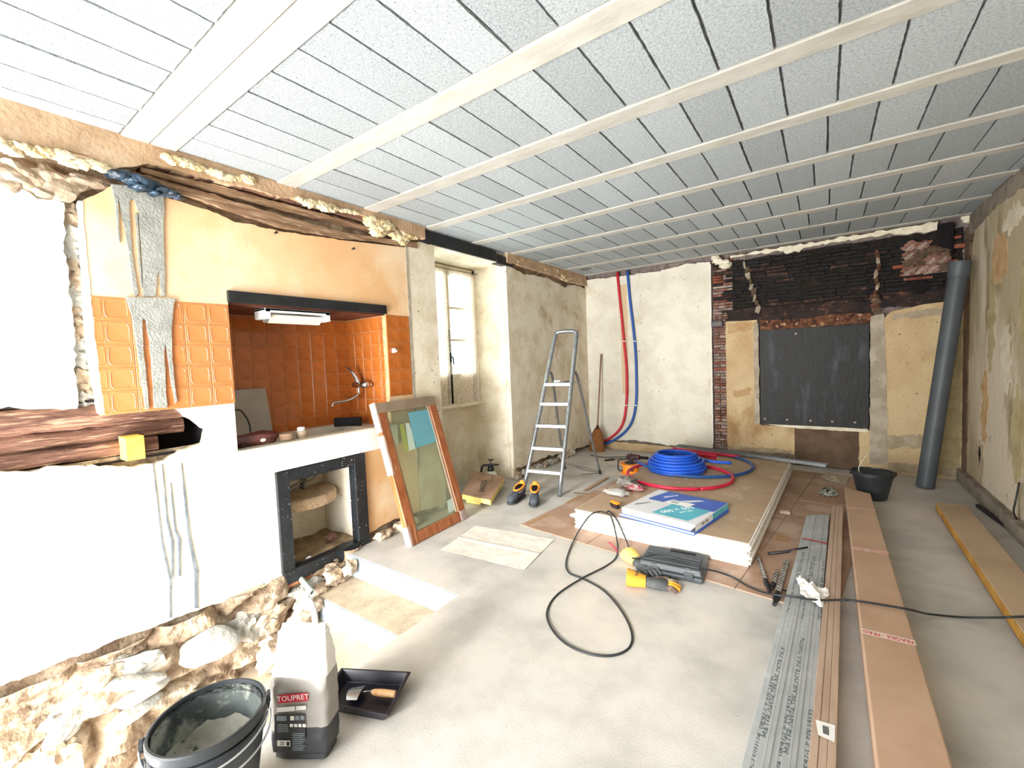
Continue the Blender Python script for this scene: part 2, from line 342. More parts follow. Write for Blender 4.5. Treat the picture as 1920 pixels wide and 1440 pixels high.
mr = N.new('ShaderNodeMapRange'); mr.inputs[1].default_value = .1; mr.inputs[2].default_value = .2; mr.inputs[3].default_value = .1; mr.inputs[4].default_value = .62; L.new(vo.outputs['Distance'], mr.inputs[0])
b_ = N.new('ShaderNodeMixShader'); L.new(mr.outputs[0], b_.inputs[0]); L.new(a_.outputs[0], b_.inputs[1]); L.new(tr_.outputs[0], b_.inputs[2]); L.new(b_.outputs[0], o_.inputs[0])
G = MATS

# ================================================================ SETTING
# ---- floor with the stair opening at the left
YF = -1.5; YB = 6.74; XL = -3.24; XR = 1.28; HX = -1.92; HY = 2.0
floor = struct(plate('floor', [(HX, YF), (XR + .1, YF), (XR + .1, YB + .1), (-3.95, YB + .1), (-3.95, HY), (HX, HY)], 'F', -.16, 0, G['concrete']))
# ---- ceiling: joists and hollow blocks
ceiling = struct(obj('ceiling', MB().box(-3.5, 1.4, YF - .1, YB + .1, 2.835, 3.0), G['slabdark']))
joists = [(.79, .912), (.918, 1.04), (1.63, 1.765), (2.345, 2.475), (3.05, 3.165), (3.785, 3.89), (4.48, 4.585), (5.15, 5.26), (5.84, 5.94), (6.5, 6.6)]
for a, b in joists:
    obj('joist', MB().box(-3.24, 1.3, a, b, 2.813, 2.9), G['joist'], ceiling, bevel=.004)
rows = [(-.62, .06), (.2, .785), (1.045, 1.625), (1.77, 2.34), (2.48, 3.045), (3.17, 3.78), (3.895, 4.475), (4.59, 5.145), (5.265, 5.835), (5.945, 6.495)]
obj('joist', MB().box(-3.24, 1.3, .065, .195, 2.813, 2.9), G['joist'], ceiling, bevel=.004)
bw = .2265
def blockmesh(dx, dy, seed):
    random.seed(seed); base = [(-dx / 2, -dy / 2), (dx / 2, -dy / 2), (dx / 2, dy / 2), (-dx / 2, dy / 2)]
    pts = []
    for i in range(4):
        a, b = Vector(base[i]), Vector(base[(i + 1) % 4]); n = 7 if i % 2 == 0 else 22
        nr = Vector((-(b - a).y, (b - a).x)).normalized()
        for j in range(n):
            p = a + (b - a) * j / n + nr * random.uniform(0, .0035); pts.append(p)
    n = len(pts); mb = MB(); mb.v = [(p.x, p.y, 0) for p in pts] + [(p.x, p.y, .014) for p in pts]
    mb.f = [tuple(range(n))] + [(i, (i + 1) % n, n + (i + 1) % n, n + i) for i in range(n)]; return mb.mesh('block')
offs = {0: -2.37, 1: -1.88, 2: -1.54, 3: -.4, 4: .06, 5: .02, 6: -.06, 7: .04, 8: .1, 9: .0}
for ri, (y0, y1) in enumerate(rows):
    ms = [blockmesh(bw - .0085, y1 - y0 - .006, ri * 10 + k) for k in range(3)]
    x = offs[ri] + bw / 2
    while x - bw > -3.3: x -= bw
    k = 0
    while x - bw / 2 < 1.24:
        me = ms[k % 3]
        if not me.materials: me.materials.append(G['block'])
        o = link('block', me, G['block'], ceiling); o.location = (x, (y0 + y1) / 2, 2.82 + random.uniform(-.0015, .0025)); x += bw; k += 1
random.seed(11)
# ---- walls: rough masonry faces behind the plaster
wall_left = MB(); st = .05
holes = [(1.28, 2.54, .80, 1.97), (1.58, 2.14, .05, .69), (3.2, 4.4, -.1, 2.69), (-3, 1.1, 1.05, 1.36)]
def inh(y, z): return any(a < y < b and c < z < d for a, b, c, d in holes)
ny = int((YB - YF) / st); nz = int(4.3 / st); idx = {}
ys = [YF + i * st for i in range(ny + 1)]; zs = [-1.45 + j * st for j in range(nz + 1)]
def snap(v, vals):
    for t in vals:
        if abs(v - t) < st / 2: return t
    return v
ys = [snap(y, (1.28, 2.54, 1.58, 2.14, 3.2, 4.4, 1.1)) for y in ys]; zs = [snap(z, (.8, 1.97, .05, .69, 2.69, 1.05, 1.36, 0)) for z in zs]
def vid(i, j):
    if (i, j) not in idx:
        y, z = ys[i], zs[j]; q = Vector((0, y * 3.1, z * 3.1))
        amp = .03 if z > 0 else .075
        x = -3.235 + amp * noise.noise(q) + .02 * noise.noise(q * 4) + (.05 if z < -.04 else 0)
        idx[(i, j)] = len(wall_left.v); wall_left.v.append((x, y, z))
    return idx[(i, j)]
for i in range(ny):
    for j in range(nz):
        if zs[j + 1] > 2.9: continue
        yc, zc = (ys[i] + ys[i + 1]) / 2, (zs[j] + zs[j + 1]) / 2
        if inh(yc, zc): continue
        wall_left.f.append((vid(i, j), vid(i + 1, j), vid(i + 1, j + 1), vid(i, j + 1)))
WL = struct(obj('wall_left', wall_left, G['rubblebase'], smooth=True))
struct_outer = MB()
struct_outer.box(-4.1, -4.0, YF, YB, -1.5, 0).box(-4.1, -3.32, YF, 3.15, 2.0, 2.9)
def roughwall(name, f, a0, a1, b0, b1, m, amp=.02, s=.06):
    mb = MB(); nu = int((a1 - a0) / s); nv = int((b1 - b0) / s)
    def fn(u, v):
        a = a0 + (a1 - a0) * u; b = b0 + (b1 - b0) * v; q = Vector((a * 3, b * 3, 5)); return f(a, b, amp * noise.noise(q) + amp * .5 * noise.noise(q * 4))
    mb.grid(fn, nu, nv); return struct(obj(name, mb, m, smooth=True))
WB = roughwall('wall_back', lambda a, b, c: (a, 6.69 - c, b), -3.3, 1.35, -.1, 2.9, G['mortarmauve'], .02)
WR = roughwall('wall_right', lambda a, b, c: (1.27 - c, a, b), YF, YB, -.1, 2.9, G['rubblebase'], .02)
# wall behind the camera, with the wide doorway the daylight enters by
WF = MB(); WF.box(-.25, XR + .1, YF - .12, YF, -1.5, 2.9).box(-3.5, -3.12, YF - .12, YF, -1.5, 2.9).box(-3.12, -.25, YF - .12, YF, 2.25, 2.9)
struct(obj('wall_front', WF, G['cream']))

# ---- left wall finishes
def LP(name, pts, m, c1=0, jag=0, seed=1, fixed=(), c0=-.05, step=.025, label=None, bevel=0):
    return plate(name, pts, 'L', c0, c1, m, WL, jag, step, seed, fixed, label, bevel)
LP('plaster_panel', [(-1.5, 2.52), (-1.5, 1.42), W_(0, 765), W_(60, 768), W_(145, 766), W_(138, 600), W_(122, 500), W_(120, 381), W_(105, 374), W_(70, 372), W_(35, 352), W_(0, 343)], G['white'], 0, .02, 3, label='cream white plaster left of the groove')
LP('plaster_edge', [W_(146, 377), W_(153, 377), W_(170, 560), W_(196, 778), W_(183, 776), W_(160, 640)], G['white'], .004, .006, 5, label='broken white plaster edge beside the groove')
LP('plaster_panel', [W_(152, 380), W_(200, 352), W_(215, 345), W_(320, 372), W_(400, 398), W_(440, 415), W_(520, 432), W_(640, 450), W_(760, 464), W_(772, 596), (2.54, 1.96), (2.54, 1.98), (1.28, 1.98), (1.28, 1.94), W_(166, 557)], G['peach'], 0, .012, 8, fixed=(7, 8, 9, 10, 11, 12, 13), label='peach painted plaster above the tiles')
low = [(-1.5, .06), W_(216, 1200), W_(300, 1172), W_(350, 1150), W_(440, 1122), W_(480, 1108), W_(536, 1096), (1.5, .77), (1.27, .78), (1.27, 1.29), W_(330, 766), W_(345, 780), W_(375, 795), W_(388, 805), W_(380, 832), W_(340, 845), W_(310, 862), W_(255, 876), W_(150, 872), W_(60, 882), W_(0, 884), (-1.5, 1.07)]
LP('plaster_panel', low, G['lowerplaster'], .004, .018, 9, fixed=(6, 7, 8, 9), label='whitish lower plaster beside the cupboard')
LP('plaster_panel', [(2.23, .07), (2.5, .10), (2.83, .08), (2.83, 1.22), (2.545, 1.22), (2.545, .78), (2.23, .78)], G['peach'], 0, .012, 12, fixed=(2, 3, 4, 5, 6), label='peach plaster right of the cupboard')
LP('plaster_panel', [(2.84, .08), (3.19, .05), (3.19, 2.67), (3.0, 2.68), (2.84, 2.62)], G['cream'], .0, .01, 14, fixed=(1,), label='cream plaster pier between tiles and window')
LP('corner_strip', rect(2.815, 2.845, .5, 2.6), G['greystrip'], .003, .004, 15)
LP('plaster_panel', [(4.41, .13), (4.8, .12), (5.2, .13), (5.7, .08), (6.62, .05), (6.62, 2.62), (6.2, 2.64), (5.9, 2.56), (5.6, 2.62), (5.2, 2.64), (4.8, 2.62), (4.41, 2.66)], G['cream'], 0, .03, 17, fixed=(4, 11), label='stained cream plaster right of the window')
# ledge below the ceiling, tan render
LP('render_band', [(-1.5, 2.84), (-1.5, 2.62), (.3, 2.62), (.6, 2.66), (.75, 2.62), (.9, 2.70), (1.3, 2.72), (2.0, 2.73), (2.3, 2.76), (3.03, 2.70), (3.03, 2.84)], G['tan'], .05, .02, 21)
LP('render_band', [(4.41, 2.84), (4.41, 2.70), (5.0, 2.70), (5.6, 2.69), (6.1, 2.66), (6.6, 2.66), (6.6, 2.84)], G['tan'], .03, .02, 22)
# timber lintel beam: three split strips with dark gaps
def strip(name, yz0, yz1, th, c0, c1, m, seed, parent):
    a = [yz0[i] for i in range(len(yz0))]; b = yz1
    return LP(name, a + b[::-1], m, c1, .012, seed, c0=c0, step=.03)
strip('timber_strip', [W_(205, 330), W_(300, 352), W_(400, 385), W_(520, 425), W_(640, 448), W_(700, 452), W_(782, 466)], [W_(250, 322), W_(320, 343), W_(420, 372), W_(520, 402), W_(640, 436), W_(700, 444), W_(780, 455)], 0, -.06, .012, G['topwood'], 31, WL)
strip('timber_strip', [W_(265, 322), W_(420, 365), W_(540, 396), W_(640, 420), W_(720, 440)], [W_(262, 313), W_(420, 350), W_(540, 384), W_(640, 410), W_(720, 434)], 0, -.06, .0, G['topwood'], 32, WL)
strip('timber_strip', [W_(262, 308), W_(420, 346), W_(540, 378), W_(640, 404), W_(760, 432)], [W_(262, 285), W_(420, 322), W_(540, 352), W_(640, 382), W_(760, 420)], 0, -.06, .018, G['oldwood'], 33, WL)
# foam blobs along the ledge
def foam(pts, r0, seed, m=None, lab='cream expanding foam squeezed out of the joint', par=WL, fn=W_, pl=.0):
    mb = MB(); random.seed(seed)
    for i in range(len(pts) - 1):
        a, b = Vector(fn(*pts[i])), Vector(fn(*pts[i + 1])); n = max(2, int((b - a).length / (r0 * .7)))
        for k in range(n):
            p = a + (b - a) * k / n + Vector((random.uniform(-1, 1), random.uniform(-1, 1))) * r0 * .35; r = r0 * random.uniform(.55, 1.15)
            c = (-3.17 + pl, p.x, p.y) if par == WL else ((p.x, 6.615 - pl, p.y) if par == WB else (1.215 - pl, p.x, p.y))
            s = (r * .45, r * 1.35, r * .85) if par != WB else (r * 1.35, r * .45, r * .85)
            mb.blob(c, s, seed + k + i * 30, .8, 3, freq=2.6)
    o = obj('foam', mb, m or G['foam'], par, smooth=True); return o
foam([(2, 280), (22, 292), (30, 300)], .03, 1, pl=.05); foam([(28, 282), (58, 292), (85, 300)], .026, 2, pl=.05); foam([(85, 294), (118, 300), (120, 306)], .036, 3, pl=.05)
foam([(120, 305), (158, 320)], .032, 4, pl=.05); foam([(168, 314), (205, 328)], .024, 5, pl=.05)
foam([(306, 302), (335, 308), (365, 318)], .03, 6, pl=.05); foam([(365, 318), (415, 336), (470, 342)], .026, 7, pl=.05); foam([(556, 380), (585, 386), (620, 394)], .035, 8, pl=.05); foam([(628, 396), (665, 402)], .018, 9, pl=.05)
foam([(692, 415), (700, 432), (715, 420), (730, 428)], .06, 10, pl=.03); foam([(735, 440), (750, 452), (765, 445), (782, 445)], .045, 11, pl=.02)
foam([(955, 487), (985, 490), (1010, 498)], .04, 12, pl=.0); foam([(1012, 502), (1030, 508)], .04, 13, pl=.0); foam([(1045, 512), (1060, 522), (1085, 528)], .05, 14, pl=.0)
# rubble stones exposed under the ledge, far left
def stones(fr, items, seed, par, names='stone', mats=('stone', 'greystone'), freq=1.4, sub=3, am=.55):
    random.seed(seed)
    for k, (p, s, mm) in enumerate(items):
        mb = MB(); rt = Euler((random.uniform(-.4, .4), random.uniform(-.3, .3), random.uniform(-.3, .3))).to_matrix()
        mb.blob((0, 0, 0), s, seed + k * 1.7, am, sub, rot=rt, freq=freq)
        o = obj(names, mb, G[mats[mm]], par); o.location = p
it = []
for px, py, a, b in [(12, 325, .10, .05), (45, 318, .07, .05), (60, 345, .12, .06), (95, 330, .08, .05), (110, 355, .11, .055), (140, 340, .07, .04), (175, 340, .10, .03), (20, 345, .06, .04), (85, 362, .07, .03), (150, 295, .07, .03), (130, 285, .06, .03), (190, 305, .07, .035), (230, 310, .06, .03)]:
    y, z = W_(px, py); it.append(((-3.215, y, z), (.05, a, b), 0))
for y in (-.1, -.4, -.75, -1.1, -1.4): it.append(((-3.215, y, 2.55), (.05, .16, .07), 0))
stones('L', it, 50, WL)
# groove: rubble pieces
it = []
for k in range(15):
    px = 132 + k * 2.1; py = 390 + k * 26; y, z = W_(px, py); it.append(((-3.232, y, z), (.03, .055 + .01 * (k % 3), .062), (k // 2) % 2))
stones('L', it, 70, WL, freq=2.2, am=.8)
# ---- timber beam exposed in the broken wall
slot = MB().box(-3.42, -3.40, YF, 1.12, 1.0, 1.42).box(-3.42, -3.2, YF, 1.12, 1.365, 1.38).box(-3.42, -3.2, YF, 1.12, 1.02, 1.03).box(-3.42, -3.2, 1.10, 1.12, 1.0, 1.42)
obj('beam_socket', slot, G['darkhole'], WL)
tb = thing('timber_beam', 'weathered reddish timber beam exposed in the broken left wall', 'beam', (-3.3, 0, 1.2))
def logstrip(z0, z1, x1, y1, seed, m, dz=.0):
    def fn(u, v):
        y = YF + (y1 - YF) * u; a = 2 * PI * v; zc = (z0 + z1) / 2 + dz * u; h = (z1 - z0) / 2
        q = Vector((seed, y * 5, math.cos(a) * 2)); q2 = Vector((seed + 9, y * 18, math.sin(a) * 4))
        k = 1 + .22 * noise.noise(q) + .1 * noise.noise(q2)
        return (x1 - .05 + .05 * math.copysign(abs(math.cos(a)) ** .6, math.cos(a)) * k + .0 + 3.3, y, zc + h * math.copysign(abs(math.sin(a)) ** .6, math.sin(a)) * k - 1.2)
    return obj('split_timber', MB().grid(fn, 60, 16), G[m], tb, smooth=True)
logstrip(1.23, 1.355, -3.19, .98, 1, 'oldwood', .0); logstrip(1.13, 1.225, -3.225, 1.0, 2, 'oldwood', .01); logstrip(1.055, 1.14, -3.20, .86, 3, 'oldwood', .0)
p = W_(245, 838)
wb = tag(obj('wood_block', MB().box(-3.21, -3.09, W_(222, 840)[0] + .01, W_(271, 838)[0] - .02, 1.035, 1.165), G['yellowwood'], bevel=.003), 'short yellow wood block standing out of the timber beam', 'wood block')
# ---- mortar drips on the wall
def drips(x0, x1, y0, runs, m='mortar', c1=.012, seed=3, name='mortar_drip', lab='grey mortar run down the wall'):
    # x0,x1,y0: px of top edge ; runs: list (pxa, pxb, pybottom)
    top = W_(x0, y0); pts = [W_(x0, y0)]
    for a, b, yb, yt in runs:
        pts += [W_(a, yt), W_((a * .75 + b * .25) + (yb - yt) * .06, yb - 6), W_((a + b) / 2 + (yb - yt) * .06, yb), W_((a * .25 + b * .75) + (yb - yt) * .06, yb - 6), W_(b, yt)]
    pts.append(W_(x1, y0)); return LP(name, pts, G[m], c1, .004, seed, c0=-.01, step=.02)
def run(pts, seed, c1=.012): return LP('mortar_drip', [W_(*q) for q in pts], G['mortar'], c1, .004, seed, c0=-.01, step=.02)
run([(208, 346), (262, 352), (306, 360), (306, 460), (308, 556), (301, 556), (299, 520), (296, 508), (292, 520), (291, 556), (268, 556), (264, 470), (258, 400), (252, 378), (246, 372), (241, 380), (246, 470), (258, 550), (254, 556), (250, 552), (240, 470), (231, 420), (224, 385), (220, 372), (223, 440), (224, 456), (221, 450), (216, 380)], 3)
run([(253, 400), (256, 402), (262, 480), (266, 540), (263, 538), (258, 480)], 4)
run([(234, 557), (327, 560), (323, 580), (320, 620), (320, 660), (326, 720), (331, 752), (327, 756), (320, 720), (311, 655), (308, 640), (306, 660), (309, 720), (312, 764), (288, 765), (284, 700), (279, 640), (272, 600), (265, 598), (266, 640), (272, 700), (278, 766), (272, 768), (262, 700), (254, 640), (246, 590)], 6, .018)
stones('L', [((-3.18, *W_(172, 512)), (.006, .022, .03), 0)], 9, WL, 'white_dab', ('white',)) if False else None
for (a, b, c, d) in [(285, 868, 318, 1158), (302, 870, 322, 1085), (318, 905, 335, 1080), (338, 868, 365, 1140)]:
    w_ = 3 if a < 330 else 6
    LP('mortar_drip', [W_(a, b), W_(a + 2, b), W_((a + c) / 2 + w_ * .7 + 1, (b + d) / 2), W_(c + w_, d - 70), W_(c + w_, d), W_(c - 1, d), W_(c - 2, d - 70), W_((a + c) / 2 - 1, (b + d) / 2)], G['driedmortar'], .009, .003, a)
# ---- wall tiles, each with its raised rounded square
def tilemesh(s, name, rh_=.0016):
    h = s / 2 - .0016; mb = MB()
    def rs(k, r, z, sq):
        out = []
        for j in range(24):
            a = 2 * PI * (j + .5) / 24; c, s_ = math.cos(a), math.sin(a); e = 2 / sq
            x = math.copysign(abs(c) ** e, c) * k; y = math.copysign(abs(s_) ** e, s_) * k; out.append((z, x, y))
        return out
    R = [rs(h, 0, 0, 40), rs(h, 0, .0045, 40), rs(h * .975, 0, .0058, 40), rs(h * .84, 0, .0058, 5), rs(h * .815, 0, .0058 + rh_, 5), rs(h * .79, 0, .0058 + rh_, 5), rs(h * .765, 0, .0056, 5), rs(h * .3, 0, .0056, 4)]
    mb.loft(R, True); return mb.mesh(name, False)
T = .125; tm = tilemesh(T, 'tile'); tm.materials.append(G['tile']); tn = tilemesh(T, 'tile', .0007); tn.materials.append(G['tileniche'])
def tile(me, loc, rot=0, sy_=1, sz_=1):
    o = link('tile', me, None, WL); o.location = loc; o.rotation_euler = (0, 0, rot); o.scale = (1, sy_, sz_); return o
LP('grout_bed', rect(.612, 1.28, 1.29, 1.94), G['grout'], -.001, 0)
for r in range(5):
    zt = 1.935 - (r + .5) * .129
    for c in range(5): tile(tm, (-3.182, 1.278 - (c + .5) * T, zt), 0, 1, .129 / T)
    tile(tm, (-3.182, .634, zt), 0, .35, .129 / T)
LP('grout_bed', rect(2.545, 2.815, 1.22, 1.955), G['grout'], -.001, 0)
for r in range(6):
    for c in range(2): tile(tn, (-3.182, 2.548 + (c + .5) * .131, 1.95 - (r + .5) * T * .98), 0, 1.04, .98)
# niche
nb = MB().box(-3.9, -3.785, 1.1, 2.8, .7, 2.2)
obj('niche_back', nb, G['grout'], WL)
obj('niche_side', MB().box(-3.9, -3.2, 2.552, 2.6, .7, 2.05), G['grout'], WL); obj('niche_side', MB().box(-3.9, -3.2, 1.2, 1.27, .7, 2.05), G['white'], WL)
obj('niche_ceiling', MB().box(-3.9, -3.19, 1.2, 2.6, 1.945, 2.02), G['brownwood'], WL, label='dark brown boarded niche ceiling')
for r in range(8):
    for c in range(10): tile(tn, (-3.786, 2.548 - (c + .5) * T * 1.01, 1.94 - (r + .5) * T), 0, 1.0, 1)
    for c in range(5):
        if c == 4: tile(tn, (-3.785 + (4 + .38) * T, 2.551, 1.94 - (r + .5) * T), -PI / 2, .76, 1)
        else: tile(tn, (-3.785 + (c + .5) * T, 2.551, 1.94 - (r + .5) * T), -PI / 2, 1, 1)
bb = tag(obj('hood_beam', MB().box(-3.24, -3.155, 1.275, 2.545, 1.955, 2.03), G['blackbeam'], bevel=.003), 'black painted wooden lintel over the orange tiled niche', 'beam')
# counter / sink
sk = thing('stone_sink', 'off white stone sink and worktop with speckled front in the tiled niche', 'sink', (-3.2, 2.0, .78))
def L_(x, y, z): return (x + 3.2, y - 2.0, z - .78)
def bx(x0, x1, y0, y1, z0, z1): return (x0 + 3.2, x1 + 3.2, y0 - 2.0, y1 - 2.0, z0 - .78, z1 - .78)
obj('apron', MB().box(*bx(-3.26, -3.155, 1.275, 2.6, .775, .965)), G['white'], sk, bevel=.008)
s_ = MB().box(*bx(-3.26, -3.155, 1.275, 2.6, .965, .972)).box(*bx(-3.785, -3.70, 1.275, 2.55, .80, .965)).box(*bx(-3.70, -3.26, 2.38, 2.55, .80, .955)).box(*bx(-3.70, -3.26, 1.275, 1.40, .80, .955)).box(*bx(-3.70, -3.26, 1.40, 2.38, .78, .84))
obj('basin', s_, G['sink'], sk, bevel=.01)
# hood lamp
lp = thing('strip_lamp', 'white box lamp with ribbed diffuser under the black lintel', 'lamp', (-3.3, 1.77, 1.94))
obj('housing', MB().box(-.06, .1, -.25, -.21, -.075, 0).box(-.06, .1, .21, .25, -.075, 0).box(-.06, .1, -.25, .25, -.02, 0).box(.085, .1, -.25, .25, -.03, 0), G['whiteplastic'], lp, bevel=.004)
obj('diffuser', MB().add([(.085, -.2, -.045), (.085, .2, -.045), (.02, .2, -.1), (.02, -.2, -.1), (-.05, .2, -.09), (-.05, -.2, -.09), (-.05, -.2, -.02), (-.05, .2, -.02)], [(0, 1, 2, 3), (3, 2, 4, 5), (5, 4, 7, 6)]), G['diffuser'], lp)
obj('tube', MB().tube([(0.02, -.19, -.045), (.02, .19, -.045)], .013, 12), G['whiteplastic'], lp, smooth=True)
# faucet on the niche side wall
fc = thing('mixer_tap', 'chrome wall mixer tap with lever and swan spout', 'tap', (-3.5, 2.535, 1.33)); fc.scale = (1.15, 1.15, 1.15)
obj('body', MB().tube([(-.09, -.05, 0), (.09, -.05, 0)], .026, 16).tube([(-.07, -.05, 0), (-.07, .0, 0)], .02, 12).tube([(.07, -.05, 0), (.07, .0, 0)], .02, 12), G['chrome'], fc, smooth=True)
obj('lever', MB().tube([(-.02, -.06, .02), (-.035, -.07, .06), (-.07, -.09, .12), (-.13, -.1, .15)], [.024, .02, .012, .008], 10), G['chrome'], fc, smooth=True)
obj('spout', MB().tube([(-.02, -.06, -.02), (-.02, -.07, -.08), (-.06, -.14, -.12), (-.09, -.24, -.13), (-.09, -.26, -.16)], .0095, 10), G['chrome'], fc, smooth=True)
# small hook + holes on tiles
hk = tag(obj('wall_hook', MB().box(-3.172, -3.155, W_(736, 650)[0] - .015, W_(736, 650)[0] + .015, 1.61, 1.65).tube([(-3.155, W_(736, 650)[0], 1.63), (-3.13, W_(736, 650)[0], 1.62), (-3.125, W_(736, 650)[0], 1.635)], .004, 6), G['whiteplastic'], bevel=.003), 'small white hook stuck on the tiles right of the niche', 'hook')
for (px, py) in [(515, 437), (660, 467)]:
    y, z = W_(px, py)
    tag(obj('wall_screw', MB().tube([(-3.19, y, z), (-3.155, y, z)], .005, 8).tube([(-3.16, y, z), (-3.15, y, z)], .009, 8), G['darksteel']), 'small rusty screw in the peach wall, ' + ('left one above the black lintel' if px < 600 else 'right one above the lintel end'), 'screw')
# niche contents
gt, gb2 = W_(498, 727, -3.74), W_(514, 822, -3.60)
gb = tag(obj('grey_board', MB().hexa([(-3.60, 1.28, gb2[1] - .02), (-3.60, gb2[0], gb2[1] - .02), (-3.615, gb2[0], gb2[1] - .02), (-3.615, 1.28, gb2[1] - .02)], [(-3.74, 1.28, gt[1]), (-3.74, gt[0], gt[1]), (-3.755, gt[0], gt[1]), (-3.755, 1.28, gt[1])]), G['greyboard'], bevel=.002), 'grey board leaning on the tiles in the left of the niche', 'board')
tag(obj('niche_cable', MB().tube([(-3.25, 1.285, 1.24), (-3.35, 1.38, 1.22), (-3.38, 1.44, 1.12), (-3.32, 1.41, 1.03), (-3.22, 1.31, .985)], .006, 8), G['cable'], smooth=True), 'black cable looping out of the niche side in front of the grey board', 'cable')
bxp = thing('wrapped_parcel', 'reddish brown parcel wrapped in crumpled plastic on the sink edge', 'parcel', (-3.33, 1.43, .975))
obj('parcel_body', MB().blob((0, .02, .03), (.08, .19, .055), 5, .45, 3, freq=2.2), G['darkred'] if False else mat('parcel', '#7c4a40', '#5b3230', 9, rough=.35, bump=.4, bs=25), bxp, smooth=True)
obj('oval_sticker', MB().lathe([(.0, .002), (.02, .002), (.02, 0)], 20, Matrix.Translation((.085, .035, .03)) @ Matrix.Rotation(PI / 2, 4, 'Y') @ Matrix.Diagonal((.6, 1, 1, 1))), G['inkwhite'], bxp)
tp = thing('tape_roll', 'brown roll of packing tape beside the wrapped parcel', 'tape roll', (-3.26, 1.64, .98))
obj('roll', MB().lathe([(.03, 0), (.05, 0), (.05, .045), (.03, .045), (.03, 0)], 24), G['kraft'], tp, autos=True)
pt = thing('plastic_pot', 'beige plastic pot with white lid on the sink edge', 'pot', (-3.27, 1.76, .97))
obj('pot', MB().lathe([(.035, 0), (.045, .05), (.04, .055)], 16), mat('beigeplastic', '#b9a488', rough=.4), pt, smooth=True)
obj('lid', MB().lathe([(.03, .055), (.028, .08), (.02, .085), (0, .085)], 16), G['whiteplastic'], pt, smooth=True)
tag(obj('foam_roll', MB().tube([(-3.62, 2.28, 1.0), (-3.45, 2.42, 1.0)], .04, 16).tube([(-3.63, 2.27, 1.0), (-3.60, 2.30, 1.0)], .043, 16), G['blackfoam'], smooth=True), 'black foam roll lying at the back right of the sink', 'foam roll')
# ---- cupboard opening under the sink
cb = thing('cupboard_frame', 'black painted wooden frame of the open cupboard under the sink, speckled white', 'cupboard', (-3.18, 1.86, .36))
def cbx(x0, x1, y0, y1, z0, z1): return (x0 + 3.18, x1 + 3.18, y0 - 1.86, y1 - 1.86, z0 - .36, z1 - .36)
obj('post', MB().box(*cbx(-3.24, -3.15, 1.495, 1.585, .03, .77)), G['blackpaint'], cb, bevel=.004)
obj('post', MB().box(*cbx(-3.24, -3.15, 2.125, 2.23, .03, .77)), G['blackpaint'], cb, bevel=.004)
obj('rail', MB().box(*cbx(-3.24, -3.152, 1.585, 2.125, .685, .77)), G['blackpaint'], cb, bevel=.004)
obj('rail', MB().box(*cbx(-3.24, -3.145, 1.50, 2.235, -.055, .045)), G['blackpaint'], cb, bevel=.004)
obj('wood_fillet', MB().box(*cbx(-3.24, -3.15, 1.52, 2.235, -.075, -.056)), G['sashwood'], cb)
obj('hinge', MB().box(*cbx(-3.26, -3.2, 1.588, 1.60, .12, .38)), G['darksteel'], cb, bevel=.002)
ins = MB().box(-3.72, -3.70, 1.4, 2.3, -.02, .75).box(-3.72, -3.2, 1.50, 1.56, 0, .75).box(-3.72, -3.2, 2.16, 2.2, 0, .75).box(-3.72, -3.2, 1.5, 2.2, .72, .775)
obj('cupboard_lining', ins, G['niteinside'], WL)
def dfn(u, v):
    y = 1.55 + .62 * u; x = -3.72 + .5 * v; return (x, y, .04 + .03 * noise.noise(Vector((x * 9, y * 9, 0))) + .01 * noise.noise(Vector((x * 40, y * 40, 3))))
obj('rubble_dust', MB().grid(dfn, 30, 26), G['dirt'], WL, smooth=True)
sh = MB(); R = []
for z in (.385, .47):
    ring = []
    for j in range(25):
        a = PI * j / 24; ring.append((-3.68 + .40 * math.sin(a) ** .7, 1.86 - .30 * math.cos(a), z + (.01 if z > .4 else 0)))
    R.append(ring)
sh.loft(R, True); tag(obj('stone_shelf', sh, G['shelfstone'], bevel=.02), 'rounded rough stone shelf inside the open cupboard', 'shelf')
tag(obj('gas_pipe', MB().tube([(-3.3, 1.62, .5), (-3.3, 1.62, .57), (-3.33, 1.7, .60), (-3.45, 1.95, .62), (-3.5, 2.08, .60), (-3.42, 2.13, .66)], .008, 8).tube([(-3.32, 1.64, .5), (-3.32, 1.65, .55), (-3.36, 1.75, .57), (-3.47, 1.95, .59), (-3.5, 2.0, .64)], .007, 8).box(-3.42, -3.36, 1.80, 1.83, .54, .62), G['pipemetal'], smooth=True), 'dark bent gas pipes above the stone shelf in the cupboard', 'pipe')
tag(obj('rubble_piece', MB().blob((-3.36, 2.0, .085), (.035, .05, .025), 4, .6), G['brick']), 'small brick fragment on the dusty cupboard floor', 'brick fragment')
# ---- foundations rubble beside the stairs
def rface(u, v):
    y = -1.5 + 3.9 * u; z = -1.25 + 1.27 * v; q = Vector((0, y * 3.4, z * 5.2)); d = noise.voronoi(q)[0]
    k = min(1, (d[1] - d[0]) * 3.2); x = -3.20 + .085 * k + .05 * noise.noise(q * .8) + .018 * noise.noise(q * 5) + (.03 if z < -.3 else 0)
    return (x, y, z)
obj('rubble_face', MB().grid(rface, 200, 66), G['rubblebase'], WL)
random.seed(91); it = []
for k in range(34):
    y = random.uniform(-.9, 2.2); z = random.uniform(-1.05, -.1) if y < 1.1 else random.uniform(-.62, -.09)
    if y > 1.55: z = random.uniform(-.3, -.1)
    it.append(((-3.135, y, z), (random.uniform(.04, .06), random.uniform(.07, .16), random.uniform(.05, .10)), 1 if random.random() < .3 else 0))
stones('L', it, 120, WL, freq=1.9, am=.7)
